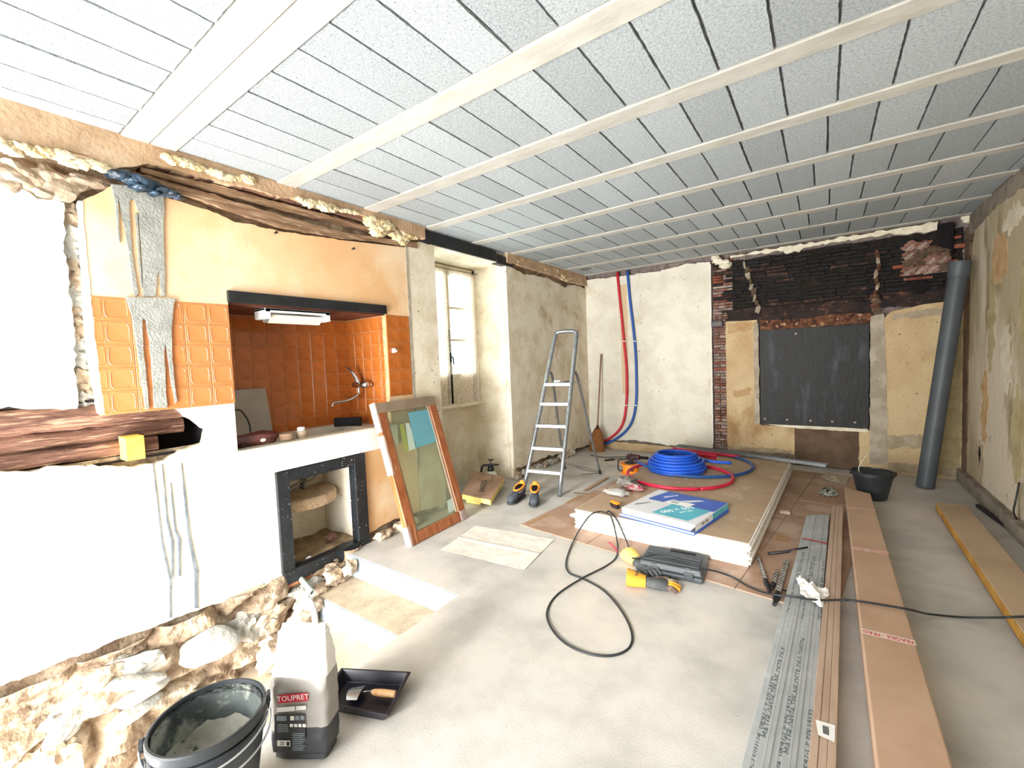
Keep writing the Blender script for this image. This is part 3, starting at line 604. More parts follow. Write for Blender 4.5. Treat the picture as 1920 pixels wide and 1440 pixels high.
stones('L', [((-3.09, .62, -.17), (.05, .14, .035), 1), ((-3.08, .66, -.26), (.05, .12, .035), 1), ((-3.08, .62, -.34), (.05, .13, .03), 1), ((-3.1, 1.0, -.2), (.06, .15, .11), 1)], 160, WL, freq=1.0, am=.3)
it = [((-3.08, 1.85, -.12), (.05, .09, .07), 0), ((-3.07, 1.7, -.16), (.05, .08, .05), 0), ((-3.0, 1.93, -.06), (.05, .05, .06), 0), ((-3.02, 1.55, -.28), (.08, .09, .08), 0), ((-2.98, 1.62, -.2), (.05, .06, .05), 0), ((-3.0, 1.35, -.42), (.1, .12, .09), 0), ((-3.12, 2.35, .03), (.05, .1, .04), 0), ((-3.12, 2.55, .03), (.05, .09, .05), 0), ((-3.13, 2.75, .02), (.05, .08, .04), 0), ((-3.0, 1.1, -.6), (.12, .14, .09), 1), ((-3.0, .8, -.7), (.12, .14, .1), 0)]
stones('L', it, 200, WL, freq=1.7)
it = [((-3.15, 4.45 + k * .16, .03 + .015 * (k % 2)), (.045, .085, .045), k % 2) for k in range(10)] + [((-3.25, 4.2 - k * .13, .02), (.05, .07, .03), 1) for k in range(3)]
stones('L', it, 240, WL)
ps = thing('drain_pipe_stub', 'short grey plastic pipe end sticking out of the rubble under the cupboard', 'pipe', (-3.06, 1.62, -.09))
Mx = frame((0, 0, 0), (0, 1, 0), (.85, -.35, -.35)); obj('pipe_wall', MB().lathe([(.016, -.1), (.02, -.1), (.02, .06), (.016, .06), (.016, -.1)], 20, Mx), mat('greypvc', '#9aa59c', rough=.5), ps, autos=True)
# ---- stairs
stt = thing('concrete_stairs', 'concrete steps going down along the left wall through the floor opening', 'stairs', (-2.5, 2.0, -.16))
for k in range(7):
    y1 = 2.0 - .32 * k; z1 = -.17 * k
    obj('riser', MB().box(-3.25 + 2.5, HX + 2.5 + .02, y1 - .012 - 2.0, y1 - 2.0, z1 - .17 + .16 - .0, z1 + .155 - (0.0)), G['riser'], stt)
    obj('tread', MB().box(-3.25 + 2.5, HX + 2.5 + .02, (y1 - .32 - 2.0) if k < 6 else -3.5, y1 - .012 - 2.0, z1 - .34 + .16, z1 - .17 + .158), G['tread'], stt)
obj('well_side', MB().box(HX, HX + .1, YF, 2.0, -1.5, -.161), G['concrete'], floor)
# ---- window recess and window
rv = MB().hexa([(-3.72, 4.36, -.05), (-3.187, 4.408, -.05), (-3.187, 4.46, -.05), (-3.72, 4.46, -.05)], [(-3.72, 4.36, 2.67), (-3.187, 4.408, 2.69), (-3.187, 4.46, 2.69), (-3.72, 4.46, 2.67)])
obj('window_reveal', rv, G['cream'], WL, label='splayed cream reveal right of the window')
obj('window_reveal', MB().hexa([(-3.72, 3.14, -.05), (-3.2, 3.14, -.05), (-3.2, 3.185, -.05), (-3.72, 3.235, -.05)], [(-3.72, 3.14, 2.67), (-3.2, 3.14, 2.69), (-3.2, 3.185, 2.69), (-3.72, 3.235, 2.67)]), G['cream'], WL)
obj('window_soffit', MB().box(-3.75, -3.18, 3.14, 4.46, 2.672, 2.76), G['cream'], WL)
obj('spandrel', MB().box(-3.95, -3.70, 3.1, 4.5, -.1, .98), G['cream'], WL, label='cream wall below the window')
obj('outer_jamb', MB().box(-3.95, -3.705, 3.1, 3.33, .98, 2.8).box(-3.95, -3.705, 4.34, 4.5, .98, 2.8).box(-3.95, -3.705, 3.1, 4.5, 2.62, 2.8), G['cream'], WL)
wn = struct(obj('window_1', MB().box(-3.72, -3.66, 3.30, 3.35, .98, 2.66).box(-3.72, -3.66, 4.32, 4.37, .98, 2.66).box(-3.72, -3.66, 3.30, 4.37, 2.60, 2.66).box(-3.74, -3.62, 3.28, 4.38, .95, 1.0), G['shutter'], bevel=.004))
for (a, b) in ((3.355, 3.84), (3.845, 4.315)):
    s_ = MB().box(-3.71, -3.67, a, a + .05, 1.0, 2.6).box(-3.71, -3.67, b - .05, b, 1.0, 2.6).box(-3.71, -3.67, a, b, 2.55, 2.6).box(-3.71, -3.67, a, b, 1.0, 1.36)
    sa = obj('sash', s_, G['shutter'], wn, bevel=.004)
    for z in (1.76, 2.15): obj('glazing_bar', MB().box(-3.705, -3.675, a + .05, b - .05, z, z + .025), G['shutter'], sa)
    for z0, z1 in ((1.36, 1.76), (1.785, 2.15), (2.175, 2.55)): obj('pane', MB().box(-3.692, -3.688, a + .05, b - .05, z0, z1), GLASS, sa)
obj('espagnolette', MB().tube([(-3.655, 3.84, 1.05), (-3.655, 3.84, 1.9)], .008, 8).box(-3.665, -3.64, 3.82, 3.86, 1.5, 1.62).tube([(-3.64, 3.84, 1.56), (-3.62, 3.86, 1.56), (-3.62, 3.87, 1.48)], .008, 8), G['darksteel'], wn)
def curt(y0, y1, side, lab):
    def fn(u, v):
        z = 2.56 - 1.52 * v; pull = max(0, 1 - abs(v - .15) * 1.0)
        # gathers to its outer side half way down then spreads again
        yy = y0 + (y1 - y0) * u; wv = .018 * math.sin(u * 40 + v * 3) + .006 * noise.noise(Vector((u * 9, v * 9, 1)))
        return (-3.635 + wv, yy, z + .012 * math.sin(u * 60))
    o = obj('lace_curtain', MB().grid(fn, 60, 40), lm, smooth=True); tag(o, lab, 'curtain'); return o
def curt2(yo, yi, lab):   # yo outer edge, yi inner edge: open in the middle of its upper half
    def fn(u, v):
        z = 2.58 - 1.60 * v; k = .42 + .5 * max(0, (v - .5) / .5) ** 1.2
        yy = yo + (yi - yo) * u * k; wv = .015 * math.sin(u * 34 + v * 2)
        return (-3.63 + wv, yy, z + .01 * math.sin(u * 50))
    o = obj('lace_curtain', MB().grid(fn, 50, 44), lm, smooth=True); return tag(o, lab, 'curtain')
curt2(4.32, 3.86, 'torn white lace curtain hanging over the right window casement'); curt2(3.80, 3.34, 'white lace curtain gathered on the left window casement')
tag(obj('curtain_header', MB().grid(lambda u, v: (-3.63 + .012 * math.sin(u * 90), 3.34 + .98 * u, 2.6 - .09 * v + (.02 * abs(math.sin(u * 40)) if v > .5 else 0)), 90, 3), lm, smooth=True), 'scalloped lace valance along the top of the window', 'curtain')
tag(obj('curtain_wire', MB().tube([(-3.6, 3.24, 2.61), (-3.6, 3.8, 2.6), (-3.6, 4.36, 2.61)], .004, 6), G['darksteel']), 'thin dark curtain wire across the window top', 'curtain wire')
tag(obj('window_ledge', MB().box(-3.70, -3.58, 3.3, 4.36, .96, .985), G['shutter'], bevel=.004), 'worn cream wooden ledge below the window', 'ledge')
tag(obj('steel_lintel', MB().box(-3.26, -3.165, 3.03, 4.2, 2.68, 2.80), G['blackbeam'], bevel=.004), 'black lintel beam above the window recess', 'beam')
tag(obj('lintel_end', MB().box(-3.26, -3.165, 4.22, 4.55, 2.66, 2.76), G['blackbeam'], bevel=.01), 'short blackened beam end right of the window lintel', 'beam')
foam([(852, 436), (870, 444), (905, 455)], .014, 33, G['cloth'], pl=.02)
# plastic rag stuffed in wall
pr = MB(); random.seed(5)
for k, (px, py, r) in enumerate([(222, 328, .04), (240, 333, .05), (258, 338, .055), (275, 345, .06), (292, 352, .05), (308, 357, .045), (322, 362, .035), (335, 369, .025), (262, 350, .03), (290, 362, .025)]):
    y, z = W_(px, py, -3.12); pr.blob((-3.13, y, z), (.04, r * 1.3, r * .6), k, .9, 2, freq=2.8)
tag(obj('plastic_rag', pr, mat('tarp', '#1c2a38', '#3c5468', 14, (.45, .6), rough=.3, bump=.8, bs=30), smooth=True), 'crumpled dark blue plastic bag stuffed under the timber above the mortar drips', 'plastic bag')
# ================================================================ BACK WALL
def BP(name, pts, m, c1=0, jag=0, seed=1, fixed=(), c0=-.05, step=.03, label=None, bevel=0):
    return plate(name, pts, 'B', c0, c1, m, WB, jag, step, seed, fixed, label, bevel)
BP('plaster_panel', [(-3.2, .12), (-2.4, .17), (-1.9, .13), (-1.4, .12), (-1.285, .14), (-1.285, 2.75), (-1.6, 2.77), (-2.0, 2.73), (-2.6, 2.74), (-3.2, 2.76)], G['creamwhite'], 0, .02, 3, fixed=(4, 9), label='cream plaster panel left of the brick column')
BP('corner_bead', rect(-1.293, -1.277, .2, 2.72), G['white'], .004, .003, 4)
BP('plinth_band', [(-3.2, 0), (-1.3, 0), (-1.3, .1), (-3.2, .13)], G['yellowplaster'], -.01, .01, 5)
BP('tape_mark', rect(-2.60, -2.49, .9, 2.6), G['cardboard'] if False else mat('palebrown', '#d6bd98', rough=.9), .001, .01, 6)
# brick column
random.seed(3); z = .15
while z < 2.75:
    h = random.uniform(.028, .05); n = 1 if random.random() < .55 else 2; x0 = -1.262; wt = .165 + (.09 if z > 1.95 else 0)
    for k in range(n):
        a = x0 + wt * k / n + .004; b = x0 + wt * (k + 1) / n - .004
        mm = random.choice(['brick', 'brickmauve', 'brickmauve', 'brickred' if z > 1 else 'brickmauve', 'sootbrown' if z > 2 else 'brick'])
        o = obj('brick', MB().box(a, b, 6.62 + random.uniform(0, .03), 6.7, z, z + h - .008), G[mm], WB, bevel=.004, bseg=1)
    z += h
# soot blackened thin courses
random.seed(8); z = 1.98; cnt = 0
topz = lambda x: 2.70 + .02 * noise.noise(Vector((x * 5, 0, 0))) - (.05 if x > .7 else 0)
while z < 2.72:
    h = .047; x = -1.10 + random.uniform(-.05, .02)
    while x < 1.16:
        wd = random.uniform(.12, .26)
        if z < topz(x + wd / 2) - .02 and cnt < 240 and not (z < 2.2 and x > .62 and x < 1.05 and z > 2.05 and random.random() < .0):
            redz = x > .62 + random.uniform(-.1, .1); low = z < 2.08
            mm = 'soot'
            if redz: mm = random.choice(['brick', 'brickmauve', 'brickred', 'sootbrown'])
            elif low: mm = 'sootbrown'
            elif random.random() < .12: mm = 'sootbrown'
            if redz and 1.9 < z < 2.25 and x > .75: mm = 'soot'
            d = random.uniform(.0, .05); rz = random.uniform(-.012, .012)
            obj('brick', MB().box(x + .003, x + wd - .003, 6.61 + d, 6.7, z + rz / 2, z + h - random.uniform(.004, .02) + rz / 2, Matrix.Translation((x, 0, z)) @ Matrix.Rotation(random.uniform(-.05, .05), 4, 'Y') @ Matrix.Translation((-x, 0, -z))), G[mm], WB, bevel=.005, bseg=1); cnt += 1
        x += wd
    z += h
BP('soot_bed', [(-1.09, 1.92), (1.2, 1.95), (1.2, 2.72), (-1.09, 2.72)], G['backsoot'], -.035, .02, 11, c0=-.06)
# charred zone below the black courses
BP('charred_render', [(-1.08, 1.90), (-.66, 1.86), (.45, 1.86), (.5, 1.93), (.85, 1.92), (1.2, 1.93), (1.2, 2.12), (.8, 2.10), (.6, 2.02), (-.6, 2.04), (-1.08, 2.04)], G['sootbrown'], -.004, .035, 12)
BP('rust_band', [(-.68, 1.75), (.44, 1.77), (.46, 1.88), (.1, 1.90), (-.3, 1.87), (-.68, 1.89)], G['rust'], .004, .03, 13)
stones('B', [((-.86 + k * .019 + .01 * (k % 2), 6.605, 2.64 - k * .075), (.013 + .006 * (k % 3), .012, .045), k % 2) for k in range(9)], 300, WB, 'mortar_lump', ('greystrip', 'brownpanel'), freq=2.6, am=1.1)
stones('B', [((.50 - .004 * k + .01 * (k % 3), 6.605, 2.55 - k * .075), (.016, .012, .045), k % 2) for k in range(9)], 310, WB, 'mortar_lump', ('rust', 'stone'), freq=2.4, am=.9)
stones('B', [((.48 + .01 * (k % 2), 6.60, 2.06 - k * .05), (.040, .012, .035), k % 2) for k in range(4)], 315, WB, 'mortar_lump', ('rust', 'brownpanel'), freq=2.4, am=.9)
stones('B', [((.78 + .09 * (k % 4), 6.60, 2.32 + .085 * (k // 4)), (.065, .02, .045), (k * 7 // 3) % 2) for k in range(14)], 320, WB, 'stone', ('brick', 'brownpanel'), am=.9, freq=2.2)
obj('flue_hole', MB().tube([(.87, 6.60, 2.12), (.87, 6.66, 2.12)], .075, 20), G['darkhole'], WB)
obj('flue_hole', MB().box(1.0, 1.13, 6.585, 6.66, 2.42, 2.78), G['darkhole'], WB, bevel=.03)
BP('white_strip', [(-1.02, 2.765), (-.6, 2.75), (-.42, 2.74), (-.38, 2.69), (-.3, 2.71), (-.25, 2.70), (-.2, 2.745), (.3, 2.75), (.6, 2.745), (.9, 2.70), (1.0, 2.72), (1.0, 2.80), (-1.02, 2.785)], G['paintflake'], .03, .03, 15, c0=-.03)
foam([(1340, 482), (1352, 492), (1362, 500), (1360, 488)], .04, 40, G['paintflake'], par=WB, fn=B_, pl=.02); foam([(1808, 395), (1815, 410), (1808, 420)], .04, 41, G['paintflake'], par=WB, fn=B_, pl=.02)
# plaster panels around the fireback
BP('plaster_panel', [(-1.10, 0), (-.31, 0), (-.31, .5), (-.68, .5), (-.72, .55), (-.72, 1.9), (-1.10, 1.91)], G['yellowplaster'], 0, .008, 16, fixed=(1,), label='yellowed plaster left of the iron plate')
BP('rough_strip', [(-.76, .52), (-.70, .52), (-.705, 1.86), (-.76, 1.88)], G['greystrip'], .006, .012, 17)
BP('rough_strip', [(.44, .1), (.60, .1), (.59, 1.0), (.56, 1.86), (.44, 1.84)], G['greystrip'], .006, .014, 18)
BP('plaster_panel', [(.585, .0), (1.22, .0), (1.22, 1.95), (.9, 1.93), (.62, 1.88), (.56, 1.8)], G['yellowplaster'], 0, .012, 19, fixed=(1,), label='yellowed plaster right of the iron plate')
BP('plaster_panel', [(.34, 0), (.585, 0), (.585, .5), (.34, .5)], G['yellowplaster'], .001, .01, 20)
BP('brown_panel', [(-.31, 0.02), (.34, 0.02), (.34, .47), (-.31, .49)], G['brownpanel'], .0, .012, 21)
BP('rough_strip', [(-.35, .485), (.42, .475), (.42, .515), (-.69, .53)], G['paintflake'], .006, .01, 22)
def stain_or_shade(pts, m, seed, fr=BP): return fr('stain_or_shade', pts, m, .0012 + (seed - 50) * .0004, .04, seed)
sb_ = mat('stainbrown', '#bd9f76', '#a98659', 8, rough=.9, bump=.2); sg_ = mat('staingrey', '#b0a189', '#998a72', 8, rough=.95, bump=.2); so_ = mat('stainshadeolive', '#b0a17c', '#9c8c66', 6, rough=.95, bump=.3)
stain_or_shade([(-1.08, 1.74), (-.78, 1.78), (-.74, 1.87), (-1.08, 1.88)], sb_, 51); stain_or_shade([(-1.02, .95), (-.8, 1.0), (-.82, .9), (-1.0, .87)], sb_, 52); stain_or_shade([(-1.09, .02), (-.6, .05), (-.36, .04), (-.34, .2), (-1.09, .18)], sg_, 53)
stain_or_shade([(.60, .3), (1.15, .35), (1.15, .48), (.6, .45)], sg_, 54); stain_or_shade([(.61, .02), (1.2, .02), (1.2, .12), (.61, .14)], sg_, 55); stain_or_shade([(1.02, .12), (1.2, .12), (1.2, 1.9), (1.1, 1.86), (1.08, 1.0)], so_, 56); stain_or_shade([(.64, 1.78), (1.15, 1.82), (1.15, 1.88), (.66, 1.86)], sg_, 57)  # olive strip right of the drainpipe is painted shade; the others are stains
BP('plinth_band', rect(-1.1, -.31, 0.0, .14), G['plinth'], .004, .02, 23)
fb = thing('iron_plate', 'large dark grey iron plate fixed on the back wall under the sooty bricks', 'plate', (-.14, 6.605, 1.14))
obj('sheet', MB().box(-.55, .57, .006, .016, -.62, .62), G['ironplate'], fb, bevel=.003)
for x in (-.5, -.25, 0, .22, .44): obj('rivet', MB().blob((x, .004, -.55), (.014, .008, .014), x, .2), G['greystrip'], fb)
obj('rivet', MB().blob((-.15, .004, .55), (.014, .008, .014), 3, .2), G['greystrip'], fb)
jb = thing('junction_box', 'small dark blue junction box on the brick column', 'junction box', (-1.19, 6.60, 1.88))
obj('casing', MB().box(-.085, .06, -.03, .02, -.035, .045), mat('navy', '#2b3246', rough=.4), jb, bevel=.006); obj('cover', MB().box(-.06, .05, -.036, -.03, -.02, .03), G['pipemetal'], jb, bevel=.003)
# ---- right wall
rp = [(YF, .08), (3, .08), (5, .09), (6.45, .08), (6.45, 2.25), (6.3, 2.6), (5.6, 2.66), (4.8, 2.64), (4.0, 2.66), (3, 2.66), (YF, 2.66)]
plate('plaster_panel', rp, 'R', -.04, .0, G['rightplaster'], WR, .03, .04, 31, (10,))
wp_ = mat('patchwhite', '#d2c8b6', '#c2b6a0', 8, rough=.9, bump=.3)
for k, (y, z, a, b, m_) in enumerate([(5.3, 1.35, .12, .28, wp_), (5.7, 1.7, .10, .5, so_), (4.9, 1.75, .16, .3, so_), (5.5, 2.2, .2, .22, sb_), (5.0, .75, .14, .4, so_), (5.85, .9, .1, .35, sb_), (4.6, 2.1, .12, .25, wp_), (5.2, 2.45, .25, .08, wp_), (5.95, .35, .12, .2, sg_)]):
    plate('stain_or_shade', [(y + a * math.cos(t * PI / 5), z + b * math.sin(t * PI / 5)) for t in range(10)], 'R', -.005, .0012 + .0004 * k, m_, WR, .09, .03, 70 + k)
plate('render_band', [(YF, 2.84), (YF, 2.64), (4, 2.64), (5.5, 2.66), (6.62, 2.60), (6.62, 2.84)], 'R', -.04, -.015, G['plinth'], WR, .03, .04, 32)
plate('plinth_band', [(YF, 0), (6.6, 0), (6.6, .13), (YF, .12)], 'R', -.04, .05, G['plinth'], WR, .015, .04, 33, (0,))
plate('rough_strip', [(6.44, .4), (6.62, .0), (6.62, 2.7), (6.42, 2.5), (6.46, 1.6)], 'R', -.04, .01, G['brownpanel'], WR, .03, .03, 34)
tag(obj('wall_hole', MB().blob((1.215, 5.97, .42), (.008, .03, .07), 3, .6), G['darkhole']), 'small black hole in the right wall plaster', 'hole')
tag(obj('wire_loop', MB().tube([(1.2, 4.86, .42), (1.17, 4.80, .3), (1.17, 4.84, .2), (1.2, 4.90, .13)], .006, 6), G['cable'], smooth=True), 'dark wire loop hanging at the right wall', 'wire')
# ---- grey drainpipe leaning in the corner
gp = thing('plastic_drainpipe', 'long grey plastic drainpipe leaning in the corner right of the fireplace wall', 'pipe', (0, 0, 0))
A = F_(1732, 905, .0); Bt = at(1783, 512, 'y', 6.48); A = Vector((.855, 6.12, 0.002)); ax_ = (Bt - A); Ln = ax_.length
gp.matrix_world = frame(A + Vector((0, 0, .012)), Vector((0, 1, 0)), ax_)
obj('pipe_wall', MB().lathe([(.066, 0), (.074, 0), (.074, Ln), (.066, Ln), (.066, 0)], 32), G['pvc'], gp, autos=True)
obj('socket_end', MB().lathe([(.0745, Ln - .14), (.082, Ln - .13), (.082, Ln + .02), (.074, Ln + .02), (.0745, Ln - .14)], 32), G['pvc'], gp, autos=True)
# ---- red and blue water pipes on the back wall
for nm, mt, pp, lab in (('red_pipe', 'redpipe', [(1157, 502), (1162, 560), (1170, 640), (1175, 700), (1174, 760), (1165, 800), (1140, 824), (1112, 830)], 'red plastic water pipe clipped down the back wall corner'),
                        ('blue_pipe', 'bluepipe', [(1176, 500), (1181, 560), (1190, 640), (1193, 700), (1192, 760), (1180, 800), (1150, 826), (1118, 834)], 'blue plastic water pipe clipped down the back wall beside the red one')):
    t = thing(nm, lab, 'pipe', (0, 0, 0))
    P = [at(a, b, 'y', 6.59) for a, b in pp]; P = [Vector((p.x, p.y if i < 6 else p.y - .03 * (i - 5), max(p.z, .03))) for i, p in enumerate(P)]
    P[0].z = 2.80
    obj('pipe_run', MB().tube(P, .02, 12), G[mt], t, smooth=True)
    for i in (2, 4):
        c = P[i]; obj('clip', MB().tube([(c.x - .035, 6.60, c.z), (c.x, 6.563, c.z + .003), (c.x + .035, 6.60, c.z)], .008, 6), G['whiteplastic'], t)
# ceiling boxes recess hole
tag(obj('ceiling_patch', MB().lathe([(0, 0), (.05, .002), (.06, .008)], 16, Matrix.Translation((-2.9, 6.05, 2.80)) @ Matrix.Diagonal((1.6, .7, 1, 1))), G['slabdark']), 'small dark round cable hole in the ceiling at the far corner', 'hole')
# ================================================================ OBJECTS ON THE FLOOR
def V(*a): return Vector(a)
def onM(px, py, z): return at(px, py, 'z', z)
# ---- hardboard sheets protecting the floor
hb = {}
FL = F_(975, 985); FR_ = F_(1485, 1137)
dirx = (FR_ - FL).normalized(); diry = Vector((-dirx.y, dirx.x, 0))
cols = [(0, .70), (.705, 1.80), (1.805, 2.32)]; rws = [(0, 2.1), (2.105, 3.35)]
ln = [['front left', 'front middle', 'front right'], ['back left', 'back middle', 'back right']]
for j, (b0, b1) in enumerate(rws):
    for i, (a0, a1) in enumerate(cols):
        q = [FL + dirx * a + diry * b for a, b in ((a0, b0), (a1, b0), (a1, b1), (a0, b1))]
        o = obj('hardboard_sheet', MB().hexa([(p.x, p.y, .001) for p in q], [(p.x, p.y, .009) for p in q]), G['hardboard'], bevel=.0015)
        tag(o, 'brown hardboard sheet under the plasterboard stack, %s one of six' % ln[j][i], 'floor sheet', 'hardboard sheets protecting the floor')
for k, (a, b, lab) in enumerate([((987, 986), (1028, 967), 'nearest the white paper'), ((1062, 946), (1088, 931), 'near the corner of the plasterboard stack'), ((1096, 922), (1140, 896), 'behind the shoes, longest'), ((1076, 925), (1122, 930), 'crossing the others sideways')]):
    p, q = F_(*a), F_(*b); d = (q - p).normalized(); n = Vector((-d.y, d.x, 0)) * .022
    z0 = .0092
    tag(obj('tape_strip', MB().hexa([(v.x, v.y, z0) for v in (p - n, q - n, q + n, p + n)], [(v.x, v.y, z0 + .001) for v in (p - n, q - n, q + n, p + n)]), G['kraftstrip']),
        'strip of brown tape on the left hardboard sheets, ' + lab, 'tape', 'brown tape strips')
p = F_(1467, 1013); 
tag(obj('tape_patch', MB().hexa([(p.x + a, p.y + b, .0092) for a, b in ((-.05, -.06), (.04, -.06), (.05, .07), (-.04, .07))], [(p.x + a, p.y + b, .0102) for a, b in ((-.05, -.06), (.04, -.06), (.05, .07), (-.04, .07))]), G['kraftstrip']), 'square brown tape patch on the hardboard right of the stack', 'tape')
p = F_(1147, 1027); tag(obj('red_strip', MB().tube([F_(1142, 1016, .012), F_(1150, 1024, .012), F_(1158, 1033, .012)], .008, 6, squash=.3), G['coilred']), 'short red plastic strip lying on the hardboard', 'plastic strip')
# ---- plasterboard stack
SR = -math.radians(2.0); SO = Vector((-1.785, 3.34, 0)); nbd = 9; bt_ = .0148
def SM(z): return Matrix.Translation(SO + Vector((0, 0, z))) @ Matrix.Rotation(SR, 4, 'Z')
random.seed(21)
ordn = ['lowest', 'second from the bottom', 'third from the bottom', 'fourth from the bottom', 'middle', 'fourth from the top', 'third from the top', 'second from the top', 'topmost']
for k in range(nbd):
    z = .010 + k * (bt_ + .0040); dx, dy = random.uniform(-.018, .018), random.uniform(-.012, .018)
    if k == nbd - 1: dx = dy = 0
    t = thing('plasterboard', 'white edged plasterboard in the flat stack, %s' % ordn[k] + (', its brown face carrying hoses and boxes' if k == 8 else ''), 'plasterboard', M=SM(z) @ Matrix.Translation((dx, dy, 0)), group='plasterboards in the stack')
    # irregular broken front-left corner
    ol = [(0, .03), (.004, .012), (.02, 0), (.4, .001), (.9, -.001), (1.37, 0), (1.37, 2.7), (0, 2.7)] if k != 5 else [(-.03, .05), (-.035, .02), (-.01, 0), (1.37, 0), (1.37, 2.7), (0, 2.7), (0, .09)]
    n = len(ol); mb = MB(); mb.v = [(a, b, 0) for a, b in ol] + [(a, b, bt_) for a, b in ol]
    mb.f = [tuple(range(n))[::-1], tuple(range(n, 2 * n))] + [(i, (i + 1) % n, n + (i + 1) % n, n + i) for i in range(n)]
    obj('gypsum_core', mb, G['gypsum'], t, bevel=.0028, bseg=1)
    if k == nbd - 1: obj('paper_face', MB().box(.006, 1.362, .02, 2.692, bt_, bt_ + .0008), G['boardface'], t, label='brown paper face')
ZT = .010 + 9 * (bt_ + .0040) + .001
def T_(px, py, dz=0): return at(px, py, 'z', ZT + dz)
tag(obj('offcut', MB().box(-.33, -.25, 4.55, 4.60, .012, .04), G['mdf'], bevel=.002), 'small wood offcut sticking out under the right side of the stack', 'offcut')
# ---- coils and hoses on the stack
def circle3(a, b, c):
    ax, ay, bx_, by, cx_, cy_ = a.x, a.y, b.x, b.y, c.x, c.y; d = 2 * (ax * (by - cy_) + bx_ * (cy_ - ay) + cx_ * (ay - by))
    ux = ((ax * ax + ay * ay) * (by - cy_) + (bx_ ** 2 + by ** 2) * (cy_ - ay) + (cx_ ** 2 + cy_ ** 2) * (ay - by)) / d
    uy = ((ax * ax + ay * ay) * (cx_ - bx_) + (bx_ ** 2 + by ** 2) * (ax - cx_) + (cx_ ** 2 + cy_ ** 2) * (bx_ - ax)) / d
    return Vector((ux, uy, 0)), math.hypot(ax - ux, ay - uy)
c, r = circle3(T_(1192, 878), T_(1265, 919), T_(1352, 884)); print('RED', c, r)
rt_ = .017
P = [(c.x + r * math.cos(a), c.y + r * math.sin(a), ZT + rt_ + .0) for a in [i * 2 * PI / 40 for i in range(-6, 35)]]
rh = tag(obj('red_hose', MB().tube(P, rt_, 10, n=2), G['coilred'], smooth=True), 'large open loop of red corrugated hose around the blue coil', 'hose')
c2, r2_ = circle3(T_(1412, 878), T_(1350, 897), T_(1372, 858)); print('BLUE', c2, r2_)
P = [(c2.x + r2_ * math.cos(a), c2.y + r2_ * math.sin(a) * 1.0, ZT + .018 + (.036 if a < -1.9 or a > 1.9 else .0)) for a in [math.radians(-150 + i * 9) for i in range(29)]]
tag(obj('blue_hose', MB().tube(P, .016, 10, n=2), G['darkblue'], smooth=True), 'dark blue hose loop lying on the stack right of the coil', 'hose')
cc = T_(1262, 886); cc.y += .13; print('COIL', cc)
def coil(cx_, cy_, z0, spec, r):
    P = []
    for (R0, R1, za, zb, ph) in spec:
        for i in range(36): a = i / 36; P.append((cx_ + (R0 * (1 - a) + R1 * a) * math.cos(2 * PI * a + .3), cy_ + (R0 * (1 - a) + R1 * a) * math.sin(2 * PI * a + .3), z0 + r + (za * (1 - a) + zb * a)))
    return P
sp = [(.30, .29, 0, .0, 0), (.29, .305, 0, .034, 0), (.305, .29, .034, .068, 0), (.29, .285, .068, .1, 0), (.285, .24, .1, .125, 0), (.24, .215, .125, .15, 0), (.215, .21, .15, .182, 0), (.21, .25, .182, .03, 0), (.25, .25, .03, .03, 0)]
bc = thing('blue_coil', 'big coil of bright blue corrugated hose on the plasterboard stack', 'hose coil', (0, 0, 0))
obj('windings', MB().tube(coil(cc.x, cc.y, ZT, sp[:7], .0175), .0175, 10, n=1), G['coilblue'], bc, smooth=True)
obj('hose_tail', MB().tube([T_(1240, 852, .15), T_(1262, 852, .12), T_(1300, 860, .10), T_(1340, 866, .09), T_(1371, 868, .085)], .017, 10), G['coilblue'], bc, smooth=True)
for k, (a, b, dz, lab) in enumerate([((1256, 843), (1342, 860), .03, 'front'), ((1258, 846), (1344, 855), .065, 'upper'), ((1262, 841), (1386, 856), .03, 'longest, rear')]):
    tag(obj('red_conduit', MB().tube([T_(*a, dz), T_((a[0] + b[0]) / 2, (a[1] + b[1]) / 2, dz), T_(*b, dz)], .017, 10), G['coilred'], smooth=True), 'straight length of red conduit behind the blue coil, %s one of three' % lab, 'conduit', 'red conduits behind the coil')
# aluminium profile across the back of the stack
a, b = T_(1270, 838, .0), T_(1550, 876, .0); b = a + (b - a)
pf = thing('metal_profile', 'pale metal U profile lying across the back of the plasterboard stack', 'profile', M=frame(a + V(0, 0, .002), (b - a), (0, 0, 1)))
Lp = (b - a).length; obj('channel', MB().box(0, Lp, -.03, .03, 0, .002).box(0, Lp, -.03, -.0285, 0, .035).box(0, Lp, .0285, .03, 0, .035), G['alu'], pf)
# grey cover board strip at the back
# ---- two flat boxes (white, blue, turquoise)
BA, BB_, BC, BD = T_(1162, 951, .075), T_(1301, 986, .075), T_(1352, 937, .075), T_(1215, 914, .075)
bxM = frame((BA.x, BA.y, ZT), (BB_ - BA), (0, 0, 1)); Wd = (BB_ - BA).length; Dp = ((BD - BA).length + (BC - BB_).length) / 2 * .97
lb = thing('flat_box', 'flat blue carton under the white and turquoise one on the stack', 'box', M=bxM, group='flat cartons on the stack')
obj('carton', MB().box(.0, Wd, .0, Dp, 0, .022), G['boxblue'], lb, bevel=.002); obj('carton_edge', MB().box(-.001, Wd + .001, -.0025, -.0005, .010, .0215), G['boxwhite'], lb)
ub = thing('flat_box', 'flat white, blue and turquoise printed carton on top on the stack', 'box', M=bxM @ Matrix.Translation((.01, .012, .0225)) @ Matrix.Rotation(.012, 4, 'Z'), group='flat cartons on the stack')
W2, D2, H2 = Wd * .985, Dp * .97, .052
obj('carton', MB().box(0, W2, 0, D2, 0, H2), G['boxwhite'], ub, bevel=.003)
